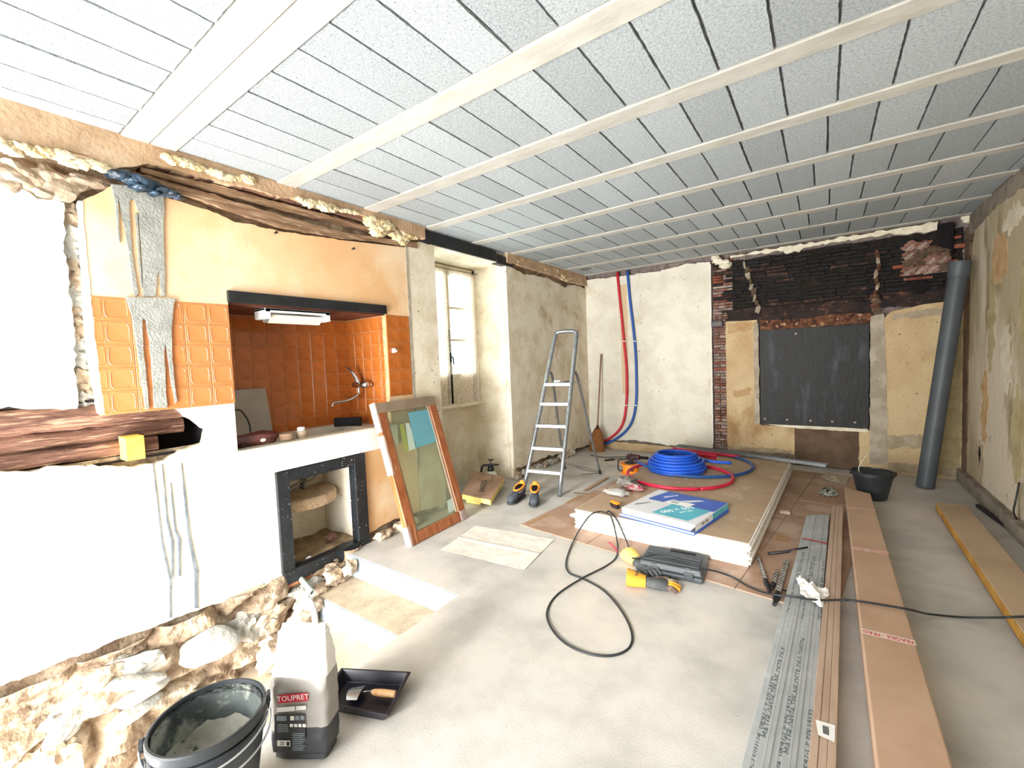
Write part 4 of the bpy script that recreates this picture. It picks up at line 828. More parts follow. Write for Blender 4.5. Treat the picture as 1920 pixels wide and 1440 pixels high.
def flat(name, pts, z, m, par): return obj(name, MB().add([(x * W2, y * D2, z) for x, y in pts], [tuple(range(len(pts)))]), m, par)
flat('blue_print', [(.09, .55), (.12, .52), (.34, .52), (.40, .72), (.46, .55), (.98, .55), (.998, .6), (.998, .995), (.16, .995)], H2 + .0006, G['boxblue'], ub)
flat('cyan_print', [(.40, .07), (.88, .07), (.96, .56), (.46, .56)], H2 + .0010, G['boxcyan'], ub)
flat('white_print', [(.48, .70), (.68, .88), (.74, .88), (.60, .70)], H2 + .0010, G['boxwhite'], ub)
bcl = flat('barcode_label', [(.33, .52), (.66, .52), (.70, .68), (.38, .68)], H2 + .0014, G['inkwhite'], ub)
flatb = MB()
for k in range(9): x = .40 + .012 * k; flatb.box(x * W2, (x + .006) * W2, .56 * D2, .65 * D2, H2 + .0014, H2 + .0019)
obj('barcode', flatb, G['inkgrey'], bcl)
def TT(x, y, z, rot=0, flip=False): return Matrix.Translation((x, y, z)) @ Matrix.Rotation(rot, 4, 'Z')
text('coxego', .052, TT(.14 * W2, .30 * D2, H2 + .001, math.radians(-118)), G['inkblack'], ub)
text('500 x 500', .075, TT(.60 * W2, .36 * D2, H2 + .0016, math.radians(-118)), G['inkwhite'], ub)
text('RADIATOR PANEL', .03, TT(.72 * W2, .36 * D2, H2 + .0016, math.radians(-118)), G['inkwhite'], ub) if False else None
text('500 x 500', .03, TT(.72 * W2, .36 * D2, H2 + .0016, math.radians(-118)), G['inkwhite'], ub)
text('coxego', .05, TT(.30 * W2, .80 * D2, H2 + .0012, math.radians(-118)), G['inkwhite'], ub)
obj('cyan_edge', MB().box(W2, W2 + .001, .5 * D2, D2, .004, H2 - .004), G['boxcyan'], ub)
text('500 x 500', .03, frame((W2 + .0006, .27 * D2, H2 / 2), (0, 1, 0), (1, 0, 0)), G['inkblack'], ub)
obj('black_corner', MB().add([(W2 - .035, -.001, .002), (W2 + .001, -.001, .002), (W2 + .001, -.001, H2 * .8)], [(0, 1, 2)]), G['inkblack'], ub)
# ---- bags of fixings, tape measure on the stack
def bag(c, s, seed, m, lab, sub=3, amp=.7, fr=2.4, name='plastic_bag'):
    return tag(obj(name, MB().blob(c, s, seed, amp, sub, freq=fr), m, smooth=True), lab, 'bag')
p = T_(1156, 928); bt1 = thing('fixings_bag', 'clear plastic bag full of metal screws at the corner of the stack', 'bag', (p.x, p.y, ZT))
obj('screws', MB().blob((0, 0, .025), (.085, .055, .024), 3, .5, 3, freq=3), mat('screwpile', '#a8b4b0', '#5e6a68', 60, (.4, .6), rough=.35, metal=.4, bump=1.2, bs=90), bt1, smooth=True)
obj('film', MB().blob((0, 0, .03), (.12, .075, .028), 9, .6, 3, freq=3), PLASTIC, bt1, smooth=True)
p = T_(1174, 913); bag((p.x, p.y, ZT + .045), (.10, .09, .05), 14, mat('greyfilm', '#8c8880', '#6d6962', 20, rough=.35, bump=.8, bs=30), 'crumpled grey plastic bag behind the bag of screws')
p = T_(1196, 920); bag((p.x - .03, p.y, ZT + .03), (.08, .08, .03), 17, mat('redfilm', '#b09a94', '#b02a44', 25, (.45, .6), rough=.35, bump=.8, bs=30), 'crumpled bag with red print beside the flat cartons')
p = T_(1152, 953); tm_ = thing('tape_measure', 'orange and black tape measure at the front edge of the stack', 'tape measure', (p.x, p.y, ZT), -.5)
obj('case', MB().tube([(-.035, 0, .028), (-.035, .035, .028)], .028, 16).box(-.035, .03, 0, .035, 0, .05), G['blackrubber'], tm_, bevel=.004); obj('grip', MB().box(-.055, .035, -.002, .037, .036, .056), G['orange'], tm_, bevel=.006); obj('button', MB().tube([(.0, -.004, .028), (.0, 0, .028)], .012, 12), G['darkred'], tm_)
# ---- cable with a loop on the floor
def Zc(px, py, z): return at(px, py, 'z', z)
cab = thing('power_cable', 'long black cable with a big loop on the concrete floor, running to the right wall', 'cable', (0, 0, 0))
r_c = .006
pts = [Zc(1135, 962, ZT + .01), Zc(1125, 959, ZT + .012), Zc(1108, 965, ZT + .01), at(1092, 985, 'y', 3.29), Zc(1075, 1015, .016), Zc(1062, 1050, r_c), Zc(1066, 1073, r_c), Zc(1095, 1086, r_c), Zc(1133, 1108, r_c), Zc(1165, 1145, r_c), Zc(1184, 1185, r_c), Zc(1180, 1214, r_c), Zc(1150, 1229, r_c), Zc(1105, 1226, r_c), Zc(1060, 1206, r_c), Zc(1032, 1175, r_c), Zc(1026, 1145, r_c), Zc(1045, 1115, r_c), Zc(1090, 1085, r_c + .012), Zc(1135, 1062, r_c), Zc(1155, 1045, r_c), Zc(1158, 1020, .02), at(1152, 990, 'y', 3.30), Zc(1145, 968, ZT + .008), Zc(1138, 962, ZT + .02), Zc(1143, 959, ZT + .015), at(1156, 974, 'y', 3.305), at(1170, 1003, 'y', 3.28), Zc(1180, 1030, .02), Zc(1176, 1042, .03), Zc(1188, 1047, .07), Zc(1208, 1043, .10), Zc(1235, 1040, .105), Zc(1270, 1048, .095), Zc(1310, 1064, .085), Zc(1345, 1072, .05), Zc(1375, 1083, .018), Zc(1405, 1100, .017), Zc(1440, 1113, .045), Zc(1480, 1118, .07), Zc(1530, 1125, .075), Zc(1580, 1125, .085), Zc(1600, 1126, .115), Zc(1660, 1135, .12), Zc(1710, 1144, .11), Zc(1740, 1151, .03), Zc(1800, 1157, .012), Zc(1860, 1158, .05), Zc(1895, 1157, .095), Zc(1935, 1155, .09), Zc(2000, 1150, .012)]
obj('cable_run', MB().tube(pts, r_c, 8, n=6), G['cable'], cab, smooth=True)
# ---- black tool case
A1, A2, A3, A4 = F_(1196, 1072), F_(1318, 1098), F_(1345, 1045, .08), F_(1222, 1028, .08)
M_ = frame((A1.x, A1.y, .001), (A2 - A1), (0, 0, 1)); Wc = (A2 - A1).length; Dc = .33; print('CASE', Wc, (F_(1345, 1045, .08) - A2).length)
tc = thing('tool_case', 'black plastic tool case lying in front of the plasterboard stack', 'tool case', M=M_)
obj('lower_shell', MB().box(0, Wc, 0, Dc - .03, 0, .038), G['caseplastic'], tc, bevel=.012, bseg=3)
up = MB().hexa([(0, 0, .041), (Wc, 0, .041), (Wc, Dc - .03, .041), (0, Dc - .03, .041)], [(.012, .012, .085), (Wc - .012, .012, .085), (Wc - .012, Dc - .045, .085), (.012, Dc - .045, .085)])
lid_ = obj('lid', up, G['caseplastic'], tc, bevel=.012, bseg=3)
obj('lid_panel', MB().box(.03, Wc - .03, .04, .13, .085, .090), G['caseplastic'], lid_, bevel=.004); obj('lid_panel', MB().box(.03, Wc * .42, .15, Dc - .07, .085, .090).box(Wc * .42, Wc - .03, .15, .20, .085, .09), G['caseplastic'], lid_, bevel=.004)
obj('handle_gap', MB().box(Wc * .4, Wc * .82, Dc - .10, Dc - .07, .084, .0865), G['darkhole'], tc)
obj('handle', MB().tube([(Wc * .36, Dc - .04, .05), (Wc * .38, Dc + .005, .05), (Wc * .84, Dc + .005, .05), (Wc * .86, Dc - .04, .05)], .014, 8, smooth=False), G['caseplastic'], tc, smooth=True)
for x in (.2, .72): obj('latch', MB().box(Wc * x, Wc * x + .06, -.008, .006, .018, .062), G['caseplastic'], tc, bevel=.004); 
for x in (.22, .74): obj('latch_mark', MB().box(Wc * x, Wc * x + .03, .006, .014, .074, .0855), G['steel'], lid_)
# ---- work gloves
def glove(M_, pm, cm, fm, lab, text_=None, seed=1, curl=0):
    t = thing('work_glove', lab, 'glove', M=M_, group='work gloves beside the tool case')
    def ring(x, ry, rz, zc, n=18, yo=0): return [(x, yo + ry * math.cos(2 * PI * j / n), zc + rz * math.sin(2 * PI * j / n) + .004 * noise.noise(Vector((x * 40, j, seed)))) for j in range(n)]
    cf = [ring(-.16, .066, .045, .046), ring(-.15, .066, .046, .047), ring(-.10, .056, .036, .040), ring(-.055, .045, .030, .034)]
    obj('cuff', MB().loft(cf, False).loft([ring(-.055, .041, .026, .034), ring(-.10, .052, .032, .040), ring(-.16, .062, .041, .046)], False), cm, t, smooth=True)
    obj('palm', MB().loft([ring(-.06, .040, .026, .032), ring(-.03, .042, .026, .03), ring(.02, .052, .026, .028), ring(.06, .05, .021, .026), ring(.075, .042, .012, .024)]), pm, t, smooth=True)
    for k, (y, l) in enumerate([(.036, .062), (.013, .075), (-.011, .072), (-.034, .056)]):
        z = .026; f_ = MB().tube([(.055, y, z), (.055 + l * .4, y * 1.15, z + .008), (.055 + l * .75, y * 1.25, z - .0 - curl * .3), (.055 + l, y * 1.3, z - .01 - curl * .0)], [.0135, .0135, .013, .010], 10)
        obj('finger', f_, fm if isinstance(fm, bpy.types.Material) else fm[k], t, smooth=True)
    obj('thumb', MB().tube([(-.01, .036, .03), (.02, .062, .03), (.05, .078, .026), (.07, .084, .022)], [.018, .016, .014, .011], 10), fm if isinstance(fm, bpy.types.Material) else fm[0], t, smooth=True)
    if text_: text(text_, .03, Matrix.Translation((-.105, 0, .0785)) @ Matrix.Rotation(-PI / 2, 4, 'Z'), G['inkblack'], t)
    return t
g1 = F_(1185, 1098); g2 = F_(1245, 1106)
d = (g2 - g1).normalized(); org = g1 + d * .15
glove(frame((org.x, org.y, .001), d, (0, 0, 1)) @ Matrix.Scale(1.12, 4), G['glovegrey'], G['gloveyellow'], [G['glovedirty'], G['gloveyellow'], G['gloveyellow'], G['glovedirty']], 'yellow and grey work glove lying flat, nearest the camera', 'extra', 2)
a = F_(1184, 1050); b = F_(1215, 1080); d = (b - a).normalized(); org = F_(1203, 1074)
glove(frame((org.x, org.y + .03, .002), Vector((.72, -.5, 0)), (0, 0, 1)) @ Matrix.Scale(1.08, 4), G['glovegrey'], G['glovepale'], G['glovegrey'], 'dark grey work glove with pale yellow cuff beside the tool case', None, 5)
# ---- drill bits and rod on the hardboard
def drill(a, b, r, lab, flute=.7):
    L_ = (b - a).length; t = thing('drill_bit', lab, 'drill bit', M=frame(a, Vector((0, 0, 1)), b - a), group='masonry drill bits')
    P = []; n = int(L_ * flute / .036 * 10)
    for i in range(n + 1):
        ang = 2 * PI * i / 10; P.append((r * .72 * math.cos(ang), r * .72 * math.sin(ang), L_ * flute * (1 - i / n)))
    obj('flutes', MB().tube(P, r * .34, 6, smooth=False).tube([(0, 0, 0), (0, 0, L_ * flute)], r * .42, 10), G['bit'], t, smooth=True)
    obj('shank', MB().lathe([(0, L_ * flute), (r * 1.1, L_ * flute), (r * 1.1, L_ * (flute + .12)), (r * .7, L_ * (flute + .14)), (r * .7, L_), (0, L_)], 12), G['darksteel'], t, autos=True)
drill(F_(1421, 1046, .024), F_(1443, 1113, .018), .014, 'grey drill bit, left of the three beside the stack corner', .68)
drill(F_(1475, 1052, .03), F_(1452, 1136, .022), .017, 'thickest spiral drill bit, right of the three', .78)
drill(F_(1456, 1072, .022), F_(1447, 1106, .018), .013, 'shortest dark drill bit lying between two longer ones', .7)
tag(obj('steel_rod', MB().tube([F_(1441, 1038, .02), F_(1478, 1034, .02), F_(1484, 1031, .05), F_(1514, 1026, .06)], [.010, .010, .007, .007], 8, smooth=False), G['darksteel'], smooth=True), 'thin dark steel rod lying on the hardboard against the metal studs', 'rod')
tag(obj('nail', MB().tube([F_(1468, 1106, .012), F_(1480, 1110, .012)], .004, 6), G['darksteel']), 'small dark nail on the hardboard edge', 'nail')
# ---- metal studs, side by side
NS = 5; far0, far1 = F_(1513, 966, .05), F_(1554, 964, .05); nr0, nr1 = F_(1400, 1400, .05), F_(1519, 1400, .05)
def studpt(u, v):   # u across 0..1, v along 0 far..1 near
    f = far0.lerp(far1, u); n = nr0.lerp(nr1, u); return f.lerp(n, v)
vn = 1.18
words = ['NF-OSTR-DF-F-23/07/24  08:47-CE EN 14195', 'MATFR-04974-TPE-NF-OSTR-DF-F', '23/07/24  08:47-CE EN 14195', 'MATFR-04974-TPE-NF-OSTR-DF-F-23/07/24', '08:47-CE EN 14195']
pos = ['leftmost', 'second from the left', 'middle', 'second from the right', 'rightmost']
for k in range(NS):
    a0, a1 = studpt(k / NS + .006, 0), studpt((k + 1) / NS - .006, 0); b0, b1 = studpt(k / NS + .006, vn), studpt((k + 1) / NS - .006, vn)
    o0 = (a0 + a1) / 2; o1 = (b0 + b1) / 2; w0 = (a1 - a0).length / 2; w1 = (b1 - b0).length / 2; wv = (w0 + w1) / 2
    M_ = frame((o1.x, o1.y, 0), (o0 - o1) * V(1, 1, 0) if False else Vector((o0.x - o1.x, o0.y - o1.y, 0)), (0, 0, 1)); Ls = Vector((o0.x - o1.x, o0.y - o1.y, 0)).length
    t = thing('metal_stud', 'galvanised drywall stud with printed lettering, %s of five' % pos[k], 'metal stud', M=M_, group='metal studs lying side by side')
    zt = .046 + (k % 2) * .004
    sp0 = obj('stud_profile', MB().hexa([(0, -w1, .011), (Ls, -w0, .011), (Ls, w0, .011), (0, w1, .011)], [(0, -w1, zt), (Ls, -w0, zt), (Ls, w0, zt), (0, w1, zt)]), G['stud'], t, bevel=.002)
    obj('web_rib', MB().box(.02, Ls - .02, -.0035, .0035, zt, zt + .0012), G['stud'], sp0)
    for q, (xx, s_) in enumerate([(.45, words[k]), (1.75, words[(k + 1) % 5])]):
        text(s_, .034, Matrix.Translation((xx + .3 * (k % 2) + .1, (.35 if k % 2 else -.45) * w1 , zt + .0006)), G['inkgrey'] if False else mat('studink', '#5a6062') if 'studink' not in G else G['studink'], sp0, align='LEFT' if False else 'CENTER', sx=1.25)
tag(obj('red_mark', MB().add([F_(1504, 1008, .0525), F_(1552, 1018, .0525), F_(1552, 1020, .0525), F_(1504, 1010, .0525)], [(0, 1, 2, 3)]), G['tapered']), 'thin red line drawn across the metal studs', 'mark')
# ---- brown moulded boards beside the studs
zt = .06; a0, a1, b0, b1 = F_(1560, 948, zt), F_(1581, 948, zt), F_(1518, 1400, zt), F_(1569, 1400, zt)
b0 = a0 + (b0 - a0) * 1.15; b1 = a1 + (b1 - a1) * 1.15
wprof = thing('wood_battens', 'bundle of long brown wood mouldings strapped together beside the studs', 'mouldings', (0, 0, 0))
for k in range(3):
    u0, u1 = k / 3 + .006, (k + 1) / 3 - .006; q = [b0.lerp(b1, u0), b0.lerp(b1, u1), a0.lerp(a1, u1), a0.lerp(a1, u0)]; zz = zt - .002 * (k == 1)
    obj('moulding', MB().hexa([(p.x, p.y, .012 if True else 0) for p in q], [(p.x, p.y, zz) for p in q]), G['mdf'], wprof, bevel=.002)
q = [F_(1529, 1349, zt + .002), F_(1566, 1360, zt + .002), F_(1565, 1392, zt + .002), F_(1534, 1378, zt + .002)]
lb_ = obj('paper_label', MB().add(q, [(3, 2, 1, 0)]), G['inkwhite'], wprof)
bc_ = MB()
for k in range(7):
    u = .35 + .05 * k; p0 = q[0].lerp(q[1], u); p1 = q[3].lerp(q[2], u); a_ = p0.lerp(p1, .25); b_ = p0.lerp(p1, .75); bc_.tube([a_ + V(0, 0, .0005), b_ + V(0, 0, .0005)], .0009, 4)
obj('barcode', bc_, G['inkblack'], lb_)
# ---- long cardboard parcel with fragile tape
zt = .105
q0 = [F_(1584, 914, zt), F_(1632, 925, zt), F_(1775, 1400, zt), F_(1640, 1400, zt)]
q0[2] = q0[1] + (q0[2] - q0[1]) * 1.06; q0[3] = q0[0] + (q0[3] - q0[0]) * 1.06
lc = thing('long_carton', 'long cardboard box with red and white printed tape across it, left of the other carton', 'box', (0, 0, 0))
obj('carton', MB().hexa([(p.x, p.y, .002) for p in (q0[3], q0[2], q0[1], q0[0])], [(p.x, p.y, zt) for p in (q0[3], q0[2], q0[1], q0[0])]), G['cardboard'], lc, bevel=.006)
def tapeq(py0, py1, wdt, words_):
    # px on left edge/right edge of box at given rows
    l0 = q0[0].lerp(q0[3], py0); r0_ = q0[1].lerp(q0[2], py1); d = (q0[3] - q0[0]).normalized() * wdt
    z = Vector((0, 0, .0012)); mb = MB().add([l0 + z, r0_ + z, r0_ + d + z, l0 + d + z], [(3, 2, 1, 0)])
    t = obj('tape', mb, G['tape'], lc)
    c = (l0 + r0_ + d) / 2 + z * 1.6; M_ = frame(c, (l0 - r0_), (0, 0, 1))
    text(words_, wdt * .8, M_, G['tapered'], t, fit=(l0 - r0_).length * .92)
def fr_(px, py):   # fraction along left edge for a pixel
    p = F_(px, py, zt); e = q0[3] - q0[0]; return (p - q0[0]).dot(e) / e.dot(e)
def frr(px, py):
    p = F_(px, py, zt); e = q0[2] - q0[1]; return (p - q0[1]).dot(e) / e.dot(e)
tapeq(fr_(1615, 1178), frr(1712, 1200), .05, 'FRAGILE - FRAG'); tapeq(fr_(1598, 1025), frr(1667, 1035), .05, 'FRAGILE - FRAG'); tapeq(fr_(1590, 950), frr(1645, 956), .04, 'FRAGILE')
# ---- second long carton / plank at the right wall
zt = .075
q1 = [F_(1755, 942, zt), F_(1811, 946, zt), F_(2010, 1152, zt), F_(1960, 1247, zt)]
q1[2] = q1[1] + (q1[3] - q1[0])
rc = thing('long_plank_carton', 'long brown cardboard strip with yellow side lying near the right wall', 'board', (0, 0, 0))
obj('top_face', MB().hexa([(p.x, p.y, .012) for p in (q1[3], q1[2], q1[1], q1[0])], [(p.x, p.y, zt) for p in (q1[3], q1[2], q1[1], q1[0])]), mat('cardboard2', '#b8a085', '#aa9277', 2.2, rough=.8), rc, bevel=.004)
l = q1[0]; m_ = q1[3]; e = (m_ - l).normalized(); nrm = Vector((e.y, -e.x, 0)) * .003
if nrm.x > 0: nrm = -nrm
obj('side_face', MB().hexa([(l.x, l.y, .012), (m_.x, m_.y, .012), (m_.x + nrm.x, m_.y + nrm.y, .012), (l.x + nrm.x, l.y + nrm.y, .012)], [(l.x, l.y, zt - .004), (m_.x, m_.y, zt - .004), (m_.x + nrm.x, m_.y + nrm.y, zt - .004), (l.x + nrm.x, l.y + nrm.y, zt - .004)]), G['cardside'], rc, label='yellow side')
obj('foot_lath', MB().hexa([(p.x, p.y, .001) for p in (q1[3], q1[2], q1[1], q1[0])], [(p.x, p.y, .011) for p in (q1[3], q1[2], q1[1], q1[0])]), G['darkred'], rc)
tag(obj('iron_bar', MB().box(-.012, .012, -.35, .35, 0, .03, Matrix.Translation(F_(1866, 975, .002)) @ Matrix.Rotation(.10, 4, 'Z')), G['darksteel']), 'dark iron bar between the brown strip and the right wall', 'bar')
# ---- crumpled white cloth on the studs
cl = MB()
def cloth(cx_, cy_, z0, outline, amp, seed, n=26):
    pts = [Vector(p) for p in outline]; mb = MB(); c = sum(pts, Vector((0, 0, 0))) / len(pts)
    def fn(u, v):
        a = v * len(pts); i = int(a) % len(pts); f = a - int(a); e = pts[i].lerp(pts[(i + 1) % len(pts)], f); p = c.lerp(e, u)
        h = amp * (1 - u * .75) * (.55 + noise.noise(Vector((p.x * 22, p.y * 22, seed))) + .5 * noise.noise(Vector((p.x * 60, p.y * 60, seed + 4))))
        return (p.x, p.y, z0 + max(0, h))
    mb.grid(fn, n // 2, n * 3); return mb
zc_ = .056
tag(obj('white_cloth', cloth(0, 0, zc_, [F_(1491, 1083, zc_), F_(1502, 1081, zc_), F_(1504, 1092, zc_), F_(1525, 1098, zc_), F_(1540, 1106, zc_), F_(1553, 1108, zc_), F_(1556, 1118, zc_), F_(1546, 1124, zc_), F_(1543, 1142, zc_), F_(1520, 1128, zc_), F_(1500, 1116, zc_), F_(1500, 1103, zc_)], .05, 3), G['cloth'], smooth=True), 'crumpled white cloth on the metal studs under the cable', 'cloth')
zc_ = .012
tag(obj('plastic_sheet', cloth(0, 0, zc_, [F_(1538, 893, zc_), F_(1556, 886, zc_), F_(1575, 892, zc_), F_(1591, 895, zc_), F_(1588, 908, zc_), F_(1570, 907, zc_), F_(1552, 902, zc_)], .02, 8), mat('palefilm', '#b8ad98', rough=.4), smooth=True), 'pale crumpled plastic sheet behind the far end of the long carton', 'plastic sheet')
tag(obj('crumpled_wrapper', cloth(0, 0, zc_, [F_(1534, 925, zc_), F_(1545, 915, zc_), F_(1562, 916, zc_), F_(1574, 930, zc_), F_(1556, 932, zc_), F_(1544, 930, zc_)], .05, 12), mat('wrapper', '#b0b4a8', '#25292c', 24, (.5, .56), rough=.4), smooth=True), 'crumpled grey and black wrapper on the floor before the far carton end', 'wrapper')
# ---- white paper sheet
qa, qb, qc, qd = F_(825, 1032), F_(893, 986), F_(1039, 1012), F_(983, 1070)
def pfn(u, v):
    p = qa.lerp(qd, u).lerp(qb.lerp(qc, u), v)
    h = .003 + .004 * max(0, noise.noise(Vector((p.x * 8, p.y * 8, 2)))) + (.006 * math.exp(-((v - .48) / .02) ** 2)) + .003 * abs(noise.noise(Vector((p.x * 25, p.y * 25, 4))))
    return (p.x, p.y, h)
tag(obj('paper_sheet', MB().grid(pfn, 50, 40), G['paper'], smooth=True), 'wrinkled white paper sheet with a centre fold flat on the floor', 'paper')
# ---- window sash leaning at the wall, wrapped in film
bl, br_ = F_(772, 1026), F_(876, 972); tl = at(706, 755, 'x', -3.10); tr = at(829, 742, 'x', -3.10)
print('SASH', bl, br_, tl, tr)
Wb = .74; xa = Vector((br_.x - bl.x, br_.y - bl.y, 0)).normalized(); upv = Vector((-.36, .03, 1.17)).normalized()
Ms = frame((bl.x, bl.y, .004), xa, upv); Lh = 1.225; Ws = (br_ - bl).length; Ws = .735
# local: x width, z up, y = z cross x (pointing away / toward?)
ws = thing('salvaged_window', 'varnished wooden window sash with glass leaning on the wall, wrapped in clear film', 'window', M=Ms)
yd = Ms.to_3x3() @ Vector((0, 1, 0)); sg = -1 if yd.x > 0 else 1   # towards the wall is -x
t0, t1 = (0, sg * .058); ya, yb_ = min(t0, t1), max(t0, t1); f_ = .095
obj('stile', MB().box(0, f_, ya, yb_, 0, Lh), G['sashwood'], ws, bevel=.006); obj('stile', MB().box(Ws - f_, Ws, ya, yb_, 0, Lh), G['sashwood'], ws, bevel=.006)
obj('rail', MB().box(f_, Ws - f_, ya, yb_, 0, f_ * .95), G['sashwood'], ws, bevel=.006); obj('rail', MB().box(f_, Ws - f_, ya, yb_, Lh - f_ * .8, Lh), G['sashwood'], ws, bevel=.006)
ff = -sg * .006
for nm, bxx in (('moulding_bead', (f_, f_ + .018, ya + .01, yb_ - .01, f_, Lh - f_ * .8)), ('moulding_bead', (Ws - f_ - .018, Ws - f_, ya + .01, yb_ - .01, f_, Lh - f_ * .8))): obj(nm, MB().box(*bxx), G['sashtop'], ws)
obj('pane', MB().box(f_, Ws - f_, sg * .028 - .002, sg * .028 + .002, f_ * .9, Lh - f_ * .75), GLASS2, ws)
def sticker(pts, m, nm='sticker', dy=-.004):
    mb = MB(); mb.add([(f_ + (Ws - 2 * f_) * a, sg * .028 - sg * .005, f_ + (Lh - 1.9 * f_) * b) for a, b in pts], [tuple(range(len(pts)))]); return obj(nm, mb, m, ws)
sticker([(.45, .65), (.98, .66), (.98, .97), (.50, .97)], LABELG, 'blue_sticker'); sticker([(.30, .64), (.5, .65), (.46, .88), (.38, .88)], LABELW); sticker([(.2, .64), (.3, .64), (.34, .88), (.25, .88)], LABELY); sticker([(.80, .02), (.97, .02), (.97, .13), (.83, .12)], LABELW)
obj('top_cover', MB().box(-.002, Ws + .002, ya - .002, yb_ + .002, Lh - .012, Lh + .004).box(-.002, Ws + .002, (ya - .003) if sg > 0 else yb_, ya if sg > 0 else yb_ + .003, Lh - .085, Lh), G['sashtop'], ws)
for (x0_, x1_, z0_, z1_) in ((-.012, .03, .0, .16), (-.012, .02, Lh - .25, Lh + .01), (-.012, .025, Lh - .62, Lh - .28), (Ws - .1, Ws + .015, 0, .09)):
    def fnf(u, v, x0_=x0_, x1_=x1_, z0_=z0_, z1_=z1_):
        a = 2 * PI * u; xc = (x0_ + x1_) / 2; hx = (x1_ - x0_) / 2; yc = (ya + yb_) / 2; hy = (yb_ - ya) / 2 + .006; k = 1 + .12 * noise.noise(Vector((u * 12, v * 9, z0_ * 9)))
        return (xc + hx * k * math.copysign(abs(math.cos(a)) ** .5, math.cos(a)), yc + hy * k * math.copysign(abs(math.sin(a)) ** .5, math.sin(a)), z0_ + (z1_ - z0_) * v)
    obj('wrapping_film', MB().grid(fnf, 36, 16), PLASTIC, ws, smooth=True)
# ---- insulation batts with kraft face
iq = [F_(866, 927, .10), F_(920, 938, .10), F_(946, 895, .13), F_(884, 882, .20)]
ib = thing('insulation_batt', 'yellow mineral wool batt with printed brown kraft face by the wall', 'insulation', (0, 0, 0), group='insulation batts')
obj('wool', MB().hexa([(p.x, p.y, p.z - .055) for p in iq], [(p.x, p.y, p.z) for p in iq]), G['wool'], ib, bevel=.012, bseg=3)
obj('kraft_face', MB().hexa([p + V(0, 0, .0005) for p in iq], [p + V(0, 0, .003) for p in iq]), G['kraft'], ib)
cK = (iq[0] + iq[1] + iq[2] + iq[3]) / 4; nK = (iq[1] - iq[0]).cross(iq[3] - iq[0]).normalized(); cK = cK + nK * .006
xk = (iq[0] - iq[3]).normalized()
text('isover', .15, frame(cK + (iq[1] - iq[0]).normalized() * .03 - xk * -.06, xk, nK), G['inkblack'], ib)
lk = MB()
for o_ in (.19,):
    e1 = (iq[1] - iq[0]).normalized(); a = cK - xk * .10 - e1 * .13; b = cK - xk * .10 + e1 * .12; c_ = cK + xk * .2 - e1 * .13
    lk.tube([a, b], .004, 4, squash=.2).tube([a, c_], .004, 4, squash=.2).tube([a - xk * .16, b - xk * .16], .004, 4, squash=.2).tube([a - xk * .16, a], .004, 4, squash=.2).tube([b - xk * .16, b], .004, 4, squash=.2)
obj('printed_border', lk, G['inkblack'], ib)
p = (iq[0] + iq[3]) / 2; tag(obj('insulation_batt', MB().hexa([(v.x, v.y, .004) for v in (iq[0] + V(.03, .03, 0), iq[0].lerp(iq[1], .55) + V(0, .05, 0), iq[2] + V(-.25, -.1, 0), iq[3] + V(.02, -.1, 0))], [(v.x, v.y, .046) for v in (iq[0] + V(.03, .03, 0), iq[0].lerp(iq[1], .55) + V(0, .05, 0), iq[2] + V(-.25, -.1, 0), iq[3] + V(.02, -.1, 0))]), G['wool'], bevel=.012, bseg=3), 'smaller yellow mineral wool piece under the kraft faced batt', 'insulation', 'insulation batts')
# ---- pump sprayer
sp_ = thing('pump_sprayer', 'white bottle pressure sprayer with black pump head by the window recess', 'sprayer', (-3.33, 4.13, 0.001), math.radians(35.6))
obj('bottle', MB().lathe([(0, 0), (.065, .002), (.072, .02), (.072, .10), (.06, .135), (.035, .16), (.03, .17)], 28), G['sprayclear'], sp_, smooth=True)
obj('collar', MB().lathe([(.038, .15), (.042, .16), (.04, .19), (.03, .215), (.024, .23), (0, .232)], 24), G['sprayblack'], sp_, autos=True)
obj('nozzle', MB().box(-.10, .075, -.012, .012, .215, .24).tube([(.075, 0, .228), (.1, 0, .228)], .01, 10), G['sprayblack'], sp_, bevel=.003)
obj('grip', MB().tube([(-.09, 0, .225), (-.11, 0, .2), (-.12, 0, .14), (-.13, 0, .09)], .013, 8), G['sprayblack'], sp_, smooth=True)
obj('pump_rod', MB().tube([(0, 0, .23), (0, 0, .285)], .006, 8).tube([(-.03, 0, .29), (.03, 0, .29)], .009, 8), G['sprayblack'], sp_, smooth=True)
# ---- step ladder
ld = thing('step_ladder', 'aluminium step ladder with five steps and a platform in the far left corner', 'ladder', (0, 0, 0))
FLf, FRf = F_(979, 925), F_(1051, 931)
FLf = V(-2.77, 4.0, 0); FRf = V(-2.345, 4.07, 0)
TLf = at(1041, 630, 'y', 4.66); TRf = at(1081, 628, 'y', 4.70); print('LADTOP', TLf, TRf)
zt_ = (TLf.z + TRf.z) / 2; topc = (TLf + TRf) / 2
apex = []
for s_, a, b in ((0, FLf, TLf), (1, FRf, TRf)): pass
def rail_pts(a, b): return [a.lerp(b, t) for t in (0, 1)]
arc = [FLf + V(0, 0, .01), FLf.lerp(TLf, .5), TLf.lerp(FLf, .03), TLf + (TRf - TLf) * .08 + V(0, .01, .035), TLf + (TRf - TLf) * .3 + V(0, .015, .05), TRf + (TLf - TRf) * .3 + V(0, .015, .05), TRf + (TLf - TRf) * .08 + V(0, .01, .035), TRf.lerp(FRf, .03), FRf.lerp(TRf, .5), FRf + V(0, 0, .01)]
obj('front_rail', MB().tube(arc, .025, 10, n=4), G['alu'], ld, smooth=True)
pxs = {0: (985, 888, 1053, 897), 1: (992, 847, 1056, 851), 2: (1001, 803, 1060, 806), 3: (1008, 763, 1064, 765)}
hz = [.245, .49, .735, .98]
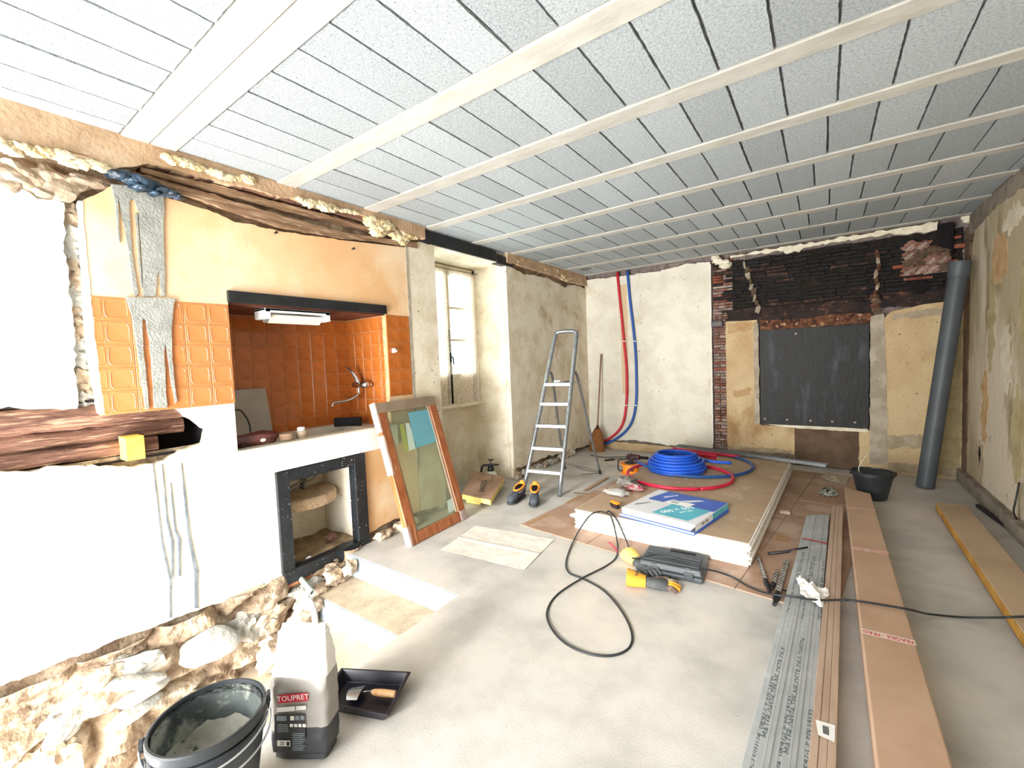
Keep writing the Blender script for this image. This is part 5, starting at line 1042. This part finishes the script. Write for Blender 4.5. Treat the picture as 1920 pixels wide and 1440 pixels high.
def rp_(z, side): a, b = (FLf, TLf) if side == 0 else (FRf, TRf); return a.lerp(b, z / b.z)
for z in hz:
    a, b = rp_(z, 0), rp_(z, 1); d = (b - a); M_ = frame(a, d, (0, 0, 1)); L0 = d.length
    obj('step', MB().box(.0, L0, -.04, .045, -.006, .012, M_).box(0, L0, -.042, -.036, -.022, .012, M_), G['alustep'], ld, bevel=.002)
a, b = rp_(1.205, 0), rp_(1.205, 1); d = b - a; M_ = frame(a, d, (0, 0, 1)); L0 = d.length
obj('platform', MB().box(0, L0, -.04, .20, -.01, .010, M_).box(0, L0, -.042, -.034, -.028, .01, M_), G['alustep'], ld, bevel=.003)
RL, RR = F_(1065, 880), F_(1130, 889); RL = V(-2.86, 5.15, 0); RR = V(-2.335, 5.12, 0)
for e, (r_, s_) in enumerate(((RL, 0), (RR, 1))):
    tp_ = rp_(1.34, s_); obj('rear_leg', MB().tube([tp_ + V(0, .02, 0), tp_ + V(0, .09, -.03), tp_.lerp(r_, .2) + V(0, .07, 0), tp_.lerp(r_, .6) + V(0, .02, 0), r_ + V(0, 0, .01)], .016, 10), G['alu'], ld, smooth=True)
    obj('rubber_foot', MB().tube([r_ + V(0, 0, 0), r_ + V(0, -.02, .05)], .017, 10), G['blackrubber'], ld)
for a, b in ((FLf, TLf), (FRf, TRf)): obj('rubber_foot', MB().tube([a, a.lerp(b, .03)], .021, 10), G['blackrubber'], ld)
obj('cross_brace', MB().tube([RL.lerp(rp_(1.2, 0), .05) + V(0, 0, .02), RR.lerp(rp_(1.2, 1), .04)], .004, 6), G['pipemetal'], ld)
pz = rp_(1.205, 0).lerp(rp_(1.205, 1), .35) + V(0, .03, .011)
tag(obj('chalk_roll', MB().tube([(pz.x - .02, pz.y, pz.z + .014), (pz.x + .06, pz.y + .01, pz.z + .014)], .013, 10), G['whiteplastic'], smooth=True), 'small white roll lying on the ladder platform', 'roll')
pz = rp_(1.205, 0).lerp(rp_(1.205, 1), .8) + V(0, .08, .011)
tag(obj('flat_knife', MB().box(pz.x - .06, pz.x + .06, pz.y - .015, pz.y + .015, pz.z + .001, pz.z + .015), G['pipemetal'], bevel=.003), 'dark flat tool lying at the right of the ladder platform', 'tool')
# ---- shoes
def shoe(M_, lab, flip=1):
    t = thing('safety_shoe', lab, 'shoe', M=M_, group='pair of safety shoes')
    def ring(x, w, h, z0, yo=0, n=20):
        out = []
        for j in range(n):
            a = 2 * PI * j / n; c, s = math.cos(a), math.sin(a); out.append((x, yo * flip + w * math.copysign(abs(c) ** .8, c), z0 + (h / 2) + h / 2 * math.copysign(abs(s) ** .8, s)))
        return out
    obj('sole', MB().loft([ring(-.125, .02, .02, 0), ring(-.12, .034, .026, 0), ring(-.05, .034, .024, 0), ring(.03, .043, .024, 0, .004), ring(.10, .045, .026, 0, .006), ring(.145, .034, .026, .003, .0), ring(.16, .015, .02, .006, -.004)]), G['sole'], t, smooth=True)
    up = MB(); prof = [(-.118, .024, .085), (-.112, .032, .10), (-.06, .034, .105), (-.02, .036, .10), (.02, .038, .085), (.06, .042, .068), (.10, .043, .060), (.135, .034, .052), (.152, .018, .035)]
    obj('upper', up.loft([ring(x, w, h, .018) for x, w, h in prof]), G['shoe'], t, smooth=True)
    col = [(-.112, 0, .135), (-.09, .034, .128), (-.03, .036, .112), (.022, .018, .10), (.03, 0, .10), (.022, -.018, .10), (-.03, -.036, .112), (-.09, -.034, .128)]
    obj('collar', MB().tube(col, .0095, 8, closed=True), G['shoeorange'], t, smooth=True)
    obj('heel_tab', MB().loft([ring(-.118, .02, .06, .10), ring(-.108, .026, .065, .10), ring(-.098, .02, .055, .10)]), G['shoeorange'], t, smooth=True)
    obj('lining', MB().lathe([(0, 0), (1, .0)], 20, Matrix.Translation((-.042, 0, .122)) @ Matrix.Rotation(.12, 4, 'Y') @ Matrix.Diagonal((.062, .027, 1, 1))), G['darkhole'], t)
    lc_ = MB()
    for k in range(4): x = .03 + .016 * k; lc_.tube([(x, -.024, .094 - .008 * k), (x + .004, 0, .104 - .009 * k), (x, .024, .094 - .008 * k)], .0035, 6)
    obj('laces', lc_, G['whiteplastic'] if False else G['sole'], t, smooth=True)
    obj('edge_piping', MB().tube([(-.10, .036, .10), (-.03, .040, .088), (.02, .035, .082), (.03, 0, .092), (.02, -.035, .082), (-.03, -.040, .088), (-.10, -.036, .10)], .003, 6), G['stick'] if False else mat('piping', '#c9b8b0') if 'piping' not in G else G['piping'], t, smooth=True)
    return t
p1 = F_(970, 938); p2 = F_(1000, 941)
Msc = Matrix.Scale(1.15, 4)
shoe(frame((p1.x, p1.y, 0.001), Vector((.12, -1, 0)), (0, 0, 1)) @ Msc, 'dark grey work shoe with orange lining, left of the pair in front of the ladder', 1)
shoe(frame((p2.x + .02, p2.y, 0.001), Vector((.55, -1, 0)), (0, 0, 1)) @ Msc, 'dark grey work shoe with orange lining, right of the pair in front of the ladder', -1)
# ---- broom
bo = thing('straw_broom', 'straw broom with wooden stick standing in the far left corner', 'broom', (0, 0, 0))
b0_ = V(-2.93, 6.42, 0); b1_ = at(1127, 664, 'y', 6.56); b0_ = F_(1118, 846); b0_.y = 6.34; b0_.x = at(1118, 838, 'y', 6.34).x
d = (b1_ - b0_)
obj('stick', MB().tube([b0_ + d * .2, b1_], .012, 8), G['stick'], bo, smooth=True)
def brf(u, v):
    a = 2 * PI * u; z = v; r = .035 + .05 * min(1, v / .35) if v < .35 else .085 + .02 * (v - .35) / .65
    wd_ = r * 1.25; th = r * .5; p = b0_ + d * (.235 * (1 - v)) + V(0, 0, .001)
    return (p.x + wd_ * math.cos(a) * (1 + .05 * math.sin(a * 22)), p.y + th * math.sin(a), p.z + .0)
obj('bristles', MB().grid(brf, 60, 16), G['straw'], bo, smooth=True)
obj('binding', MB().tube([b0_ + d * .225, b0_ + d * .27], [.034, .016], 12), G['brownwood'], bo, smooth=True)
# ---- cable reel, grinder, knife near the back
p = F_(1180, 888); rl = thing('cable_reel', 'orange cable reel standing on the floor left of the stack', 'cable reel', (p.x, p.y + .06, .002))
obj('drum', MB().lathe([(.0, 0), (.13, 0), (.13, .008), (.10, .012), (.10, .105), (.145, .11), (.145, .12), (.10, .125), (.05, .122), (0, .122)], 32), G['orange'], rl, autos=True)
obj('hub', MB().lathe([(.085, .122), (.08, .128), (.03, .13), (.03, .15), (0, .152)], 24), G['blackrubber'], rl, autos=True)
obj('carry_frame', MB().tube([(-.10, -.02, .01), (-.16, -.02, .02), (-.165, -.01, .10), (-.15, .0, .15), (.0, .0, .17), (.02, .0, .13)], .010, 8), G['blackrubber'], rl, smooth=True)
obj('loose_cable', MB().tube([(0, 0, .15), (.05, .04, .17), (.0, .08, .19), (-.07, .03, .18), (-.02, -.03, .17), (.06, .0, .20), (.0, .02, .24), (-.01, .02, .2)], .006, 6), G['cable'], rl, smooth=True)
obj('socket', MB().tube([(.05, -.10, .06), (.05, -.115, .06)], .02, 12), G['blackrubber'], rl)
p = F_(1212, 862); gr = thing('angle_grinder', 'dark red power tool lying between the reel and the coil', 'power tool', (p.x - .12, p.y - .1, .045), .1)
obj('motor_body', MB().tube([(-.12, 0, 0), (-.02, 0, 0), (.06, 0, .005)], [.038, .042, .034], 14), G['darkred'], gr, smooth=True); obj('grip', MB().tube([(.06, 0, .0), (.18, 0, -.0)], .022, 10), G['blackrubber'], gr, smooth=True); obj('cord', MB().tube([(-.12, 0, 0), (-.3, .05, -.03), (-.5, .0, -.036), (-.7, .06, -.036)], .006, 6), G['cable'], gr, smooth=True)
p0, p1_ = F_(1134, 863, .015), F_(1165, 859, .015); kn = thing('utility_knife', 'black handled knife lying left of the cable reel', 'knife', M=frame(p0, p1_ - p0, (0, 0, 1)))
Lk = (p1_ - p0).length; obj('handle', MB().box(0, Lk * .55, -.014, .014, -.01, .01), G['blackrubber'], kn, bevel=.004); obj('blade', MB().box(Lk * .55, Lk, -.012, .012, -.002, .002), G['steel'] if False else G['brickred'], kn)
# ---- far mortar bucket
def bucket(M_, lab, h, rt, rb, fill=None, hand=None, grp=None, inside='bucketinside', name='mortar_bucket'):
    t = thing(name, lab, 'bucket', M=M_, group=grp)
    obj('pail', MB().lathe([(0, 0), (rb, 0), (rb + .003, .01), (rt - .004, h - .035), (rt + .006, h - .033), (rt + .007, h - .004), (rt + .003, h), (rt - .004, h), (rt - .007, h - .03), (rb - .004, .012), (0, .01)], 48), G['bucket'], t, autos=True)
    if fill is not None:
        fr2 = rb + (rt - rb) * fill / h - .006; random.seed(4)
        def ffn(u, v):
            a = 2 * PI * v; r = fr2 * u; x, y = r * math.cos(a), r * math.sin(a); return (x, y, fill + .02 * noise.noise(Vector((x * 14, y * 14, 1))) + .008 * noise.noise(Vector((x * 45, y * 45, 7))) + .02 * u ** 6)
        obj('mortar_fill', MB().grid(ffn, 20, 48), G['wetmortar'], t, smooth=True)
        obj('mortar_film', MB().lathe([(fr2, fill), (rt - .0085, h - .012), (rt - .0095, h - .02), (fr2 - .001, fill + .0)], 48, nocap=True), G['bucketinside'], t, smooth=True)
    for a in (hand or (0, PI)):
        cxh, cyh = (rt + .008) * math.cos(a), (rt + .008) * math.sin(a); obj('lug', MB().lathe([(0, 0), (.022, 0), (.022, .01), (0, .01)], 16, Matrix.Translation((cxh, cyh, h - .02)) @ Matrix.Rotation(a, 4, 'Z') @ Matrix.Rotation(PI / 2, 4, 'Y')), G['bucket'], t)
    a = (hand or (0, PI))[0]; P = []
    for k in range(17):
        ph = PI * k / 16; lo = math.cos(ph); sd = math.sin(ph); rr = rt + .018
        vx = Vector((math.cos(a), math.sin(a), 0)) * lo * rr + Vector((-math.sin(a), math.cos(a), 0)) * sd * rr
        P.append((vx.x, vx.y, h - .02 - .045 * sd))
    obj('wire_handle', MB().tube(P, .0032, 6, n=2), G['wire'], t, smooth=True); return t
p = V(.385, 5.48, .002)
bucket(Matrix.Translation(p), 'black mortar bucket standing behind the long carton near the back wall', .27, .165, .11, .15, (.2, .2 + PI))
tag(obj('bent_wire', MB().tube([(.33, 5.5, .16), (.28, 5.52, .27), (.33, 5.6, .37), (.36, 5.65, .40)], .004, 6), G['paintflake'], smooth=True), 'pale bent wire standing in the far black bucket', 'wire')
# ---- nested mortar buckets in the foreground
tilt = Matrix.Translation((-1.685, .525, .0)) @ Matrix.Rotation(0, 4, 'X')
bucket(tilt @ Matrix.Translation((0, 0, .002)), 'lower black bucket with wire handle, holding the mortar smeared one, in the foreground', .31, .163, .116, None, (math.radians(-100), math.radians(80)), 'nested buckets')
bucket(tilt @ Matrix.Translation((0, 0, .045)), 'upper black bucket smeared with grey mortar inside, nested in another in the foreground', .31, .163, .116, .17, (math.radians(-112), math.radians(68)), 'nested buckets')
# ---- plaster bag
fl_, fr2_ = V(-1.745, .785, 0), V(-1.585, .885, 0); xd = (fr2_ - fl_).normalized()
Mb = frame((-1.668, .835, .001), xd, (-.10, .03, 1)) @ Matrix.Diagonal((1.12, 1.0, 1.08, 1))
pb = thing('plaster_bag', 'printed grey, black and white bag of filler with a paper handle, standing by the steps', 'bag', M=Mb)
def brg(z, w, d, seed=0, n=44, wr=1.0):
    out = []
    for j in range(n):
        a = 2 * PI * j / n; c, s = math.cos(a), math.sin(a); e = .28
        x = w * math.copysign(abs(c) ** e, c); y = d * math.copysign(abs(s) ** e, s)
        k = wr * (.0035 * noise.noise(Vector((x * 30, y * 30, z * 22))) + .002 * noise.noise(Vector((x * 70, y * 70, z * 60))))
        out.append((x + k * math.copysign(1, x) , y + k * 1.5 * math.copysign(1, y), z))
    return out
def sec(z):   # half width, half depth
    t = z / .45; w = .102 - .006 * abs(t - .35) - (.0 if t < .6 else (t - .6) * .03); d = .060 if t < .55 else .060 - (t - .55) * .085
    if t < .04: w *= .93; d *= .9
    return w, d
def band(z0, z1, m, nm):
    zz = [z0 + (z1 - z0) * i / 14 for i in range(15)]; return obj(nm, MB().loft([brg(z, *sec(z)) for z in zz], True), m, pb, smooth=False, autos=True)
band(0, .115, G['bagblack'], 'black_base'); band(.1152, .285, G['baggrey'], 'grey_body'); band(.2852, .43, G['bagwhite'], 'white_top')
obj('top_fold', MB().loft([brg(.43, .083, .019), brg(.452, .081, .006)], True), G['bagwhite'], pb, autos=True)
obj('paper_handle', MB().tube([(-.055, -.006, .41), (-.045, -.006, .45), (-.015, -.006, .50), (.01, -.006, .535), (.03, -.006, .53), (.042, -.006, .49), (.045, -.006, .45), (.047, -.006, .41)], .011, 8, squash=None), G['bagwhite'], pb, smooth=True)
yf = -.0665
obj('side_white', MB().add([(-.096, yf + .003, .10), (-.080, yf - .001, .11), (-.082, yf - .001, .285), (-.096, yf + .003, .285)], [(0, 1, 2, 3)]), G['bagwhite'], pb)
def pf_(name, x0, x1, z0, z1, m, dy=0, sk=.0): return obj(name, MB().add([(x0, yf - dy, z0), (x1, yf - dy, z0 + sk), (x1, yf - dy, z1 + sk), (x0, yf - dy, z1)], [(0, 1, 2, 3)]), m, pb)
pf_('front_black_panel', -.078, .03, .08, .165, G['bagblack'], .001)
lgb = pf_('logo_band', -.064, .042, .203, .232, G['logored'], .0012, .010)
FM = lambda x, z, r=0, dy=.002: Matrix.Translation((x, yf - dy, z)) @ Matrix.Rotation(PI / 2, 4, 'X') @ Matrix.Rotation(r, 4, 'Z')
text('TOUPRET', .026, FM(-.011, .2225, .095), G['inkwhite'], lgb)
pf_('icon_panel', -.07, -.005, .172, .188, G['inkwhite'], .0014, .006); pf_('icon_panel', .0, .034, .180, .194, G['inkwhite'], .0014, .003)
for k in range(3): pf_('icon', -.022 + .018 * k, -.008 + .018 * k, .145 + .001 * k, .160 + .001 * k, G['inkgrey'] if k else G['inkwhite'], .0016)
for k in range(4): pf_('icon', -.024 + .015 * k, -.013 + .015 * k, .122, .133, G['inkwhite'], .0016)
pf_('icon', -.07, -.035, .143, .160, G['inkgrey'], .0016); 
for k in range(5): pf_('text_line', -.068, -.03, .128 - .006 * k, .131 - .006 * k, G['inkgrey'], .0016)
for k in range(9): pf_('text_line', -.016, .028 - .004 * (k % 3), .098 - .007 * k, .1005 - .007 * k, G['inkgrey'], .0016)
pf_('leaf_panel', -.070, -.024, .055, .075, G['inkwhite'], .0016); text('25', .016, FM(-.052, .065, 0, .003), G['inkblack'], pb); pf_('leaf', -.036, -.026, .058, .072, G['inkblack'], .003)
ls = MB()
for k in range(6): ls.box(.0975, .0985, -.018 + .005 * k, -.0155 + .005 * k, .062, .088)
bpz = obj('barcode_patch', MB().box(.0955, .0975, -.024, .016, .055, .095), G['inkwhite'], pb); obj('barcode', ls, G['inkblack'], bpz)
text('T', .045, frame((.0965, -.015, .25), (0, 1, 0), (1, 0, 0)) @ Matrix.Rotation(.5, 4, 'Z'), G['logored'], pb)
# ---- black tray with scraper
zr = .055
tA, tB, tC = onM(641, 1253, zr), onM(768, 1260, zr), onM(726, 1351, zr - .02); tD = tA + tC - tB; tD = tA.lerp(tD, .80); tC = tB.lerp(tC, .97)
print('TRAY', tA, tB, tC, tD)
cT = (tA + tB + tC + tD) / 4
tr_ = thing('plastic_tray', 'black plastic mortar tray behind the filler bag', 'tray', (0, 0, 0))
def qd_(k, z, ins=0): return [Vector((cT.x + (p.x - cT.x) * k, cT.y + (p.y - cT.y) * k, z)) for p in (tA, tB, tC, tD)]
mb = MB(); rings = [qd_(.80, .002), qd_(.99, zr - .006), qd_(1.03, zr - .006), qd_(1.03, zr), qd_(.95, zr), qd_(.78, .007)]
mb.loft(rings, True); obj('tray_body', mb, G['trayblack'], tr_, bevel=.004)
sA, sB = onM(698, 1300, .03), onM(742, 1304, .03)
sc_ = thing('scraper', 'scraper with curved steel blade and beech handle lying in the black tray', 'scraper', M=frame((sA.x, sA.y, .036), Vector((sB.x - sA.x, sB.y - sA.y, 0)), (0, 0, 1)))
Lsx = (sB - sA).length
obj('handle', MB().tube([(0, 0, 0), (.015, 0, 0), (Lsx * .5, 0, 0), (Lsx, 0, 0)], [.009, .014, .016, .014], 14), G['beech'], sc_, smooth=True)
obj('tang', MB().tube([(-.045, 0, -.004), (-.02, 0, .002), (0, 0, 0)], .003, 8), G['steel'], sc_, smooth=True); obj('ferrule', MB().tube([(-.008, 0, 0), (.006, 0, 0)], .009, 12), G['steel'], sc_)
bl_ = MB().grid(lambda u, v: (-.05 - .055 * u - .012 * (1 - (2 * v - 1) ** 2) * u, (-.045 + .09 * v) * (1 - .15 * u), -.006 + .012 * (1 - (2 * v - 1) ** 2) - .010 * u), 10, 14)
obj('blade', bl_, G['steel'], sc_, smooth=True)
# ---- debris specks and twigs on the floor near the ladder
tag(obj('thin_wire', MB().tube([F_(1080, 876, .006), F_(1100, 882, .006), F_(1125, 886, .006), F_(1090, 890, .006)], .004, 6), G['pipemetal'], smooth=True), 'thin grey wire on the floor under the ladder', 'wire')
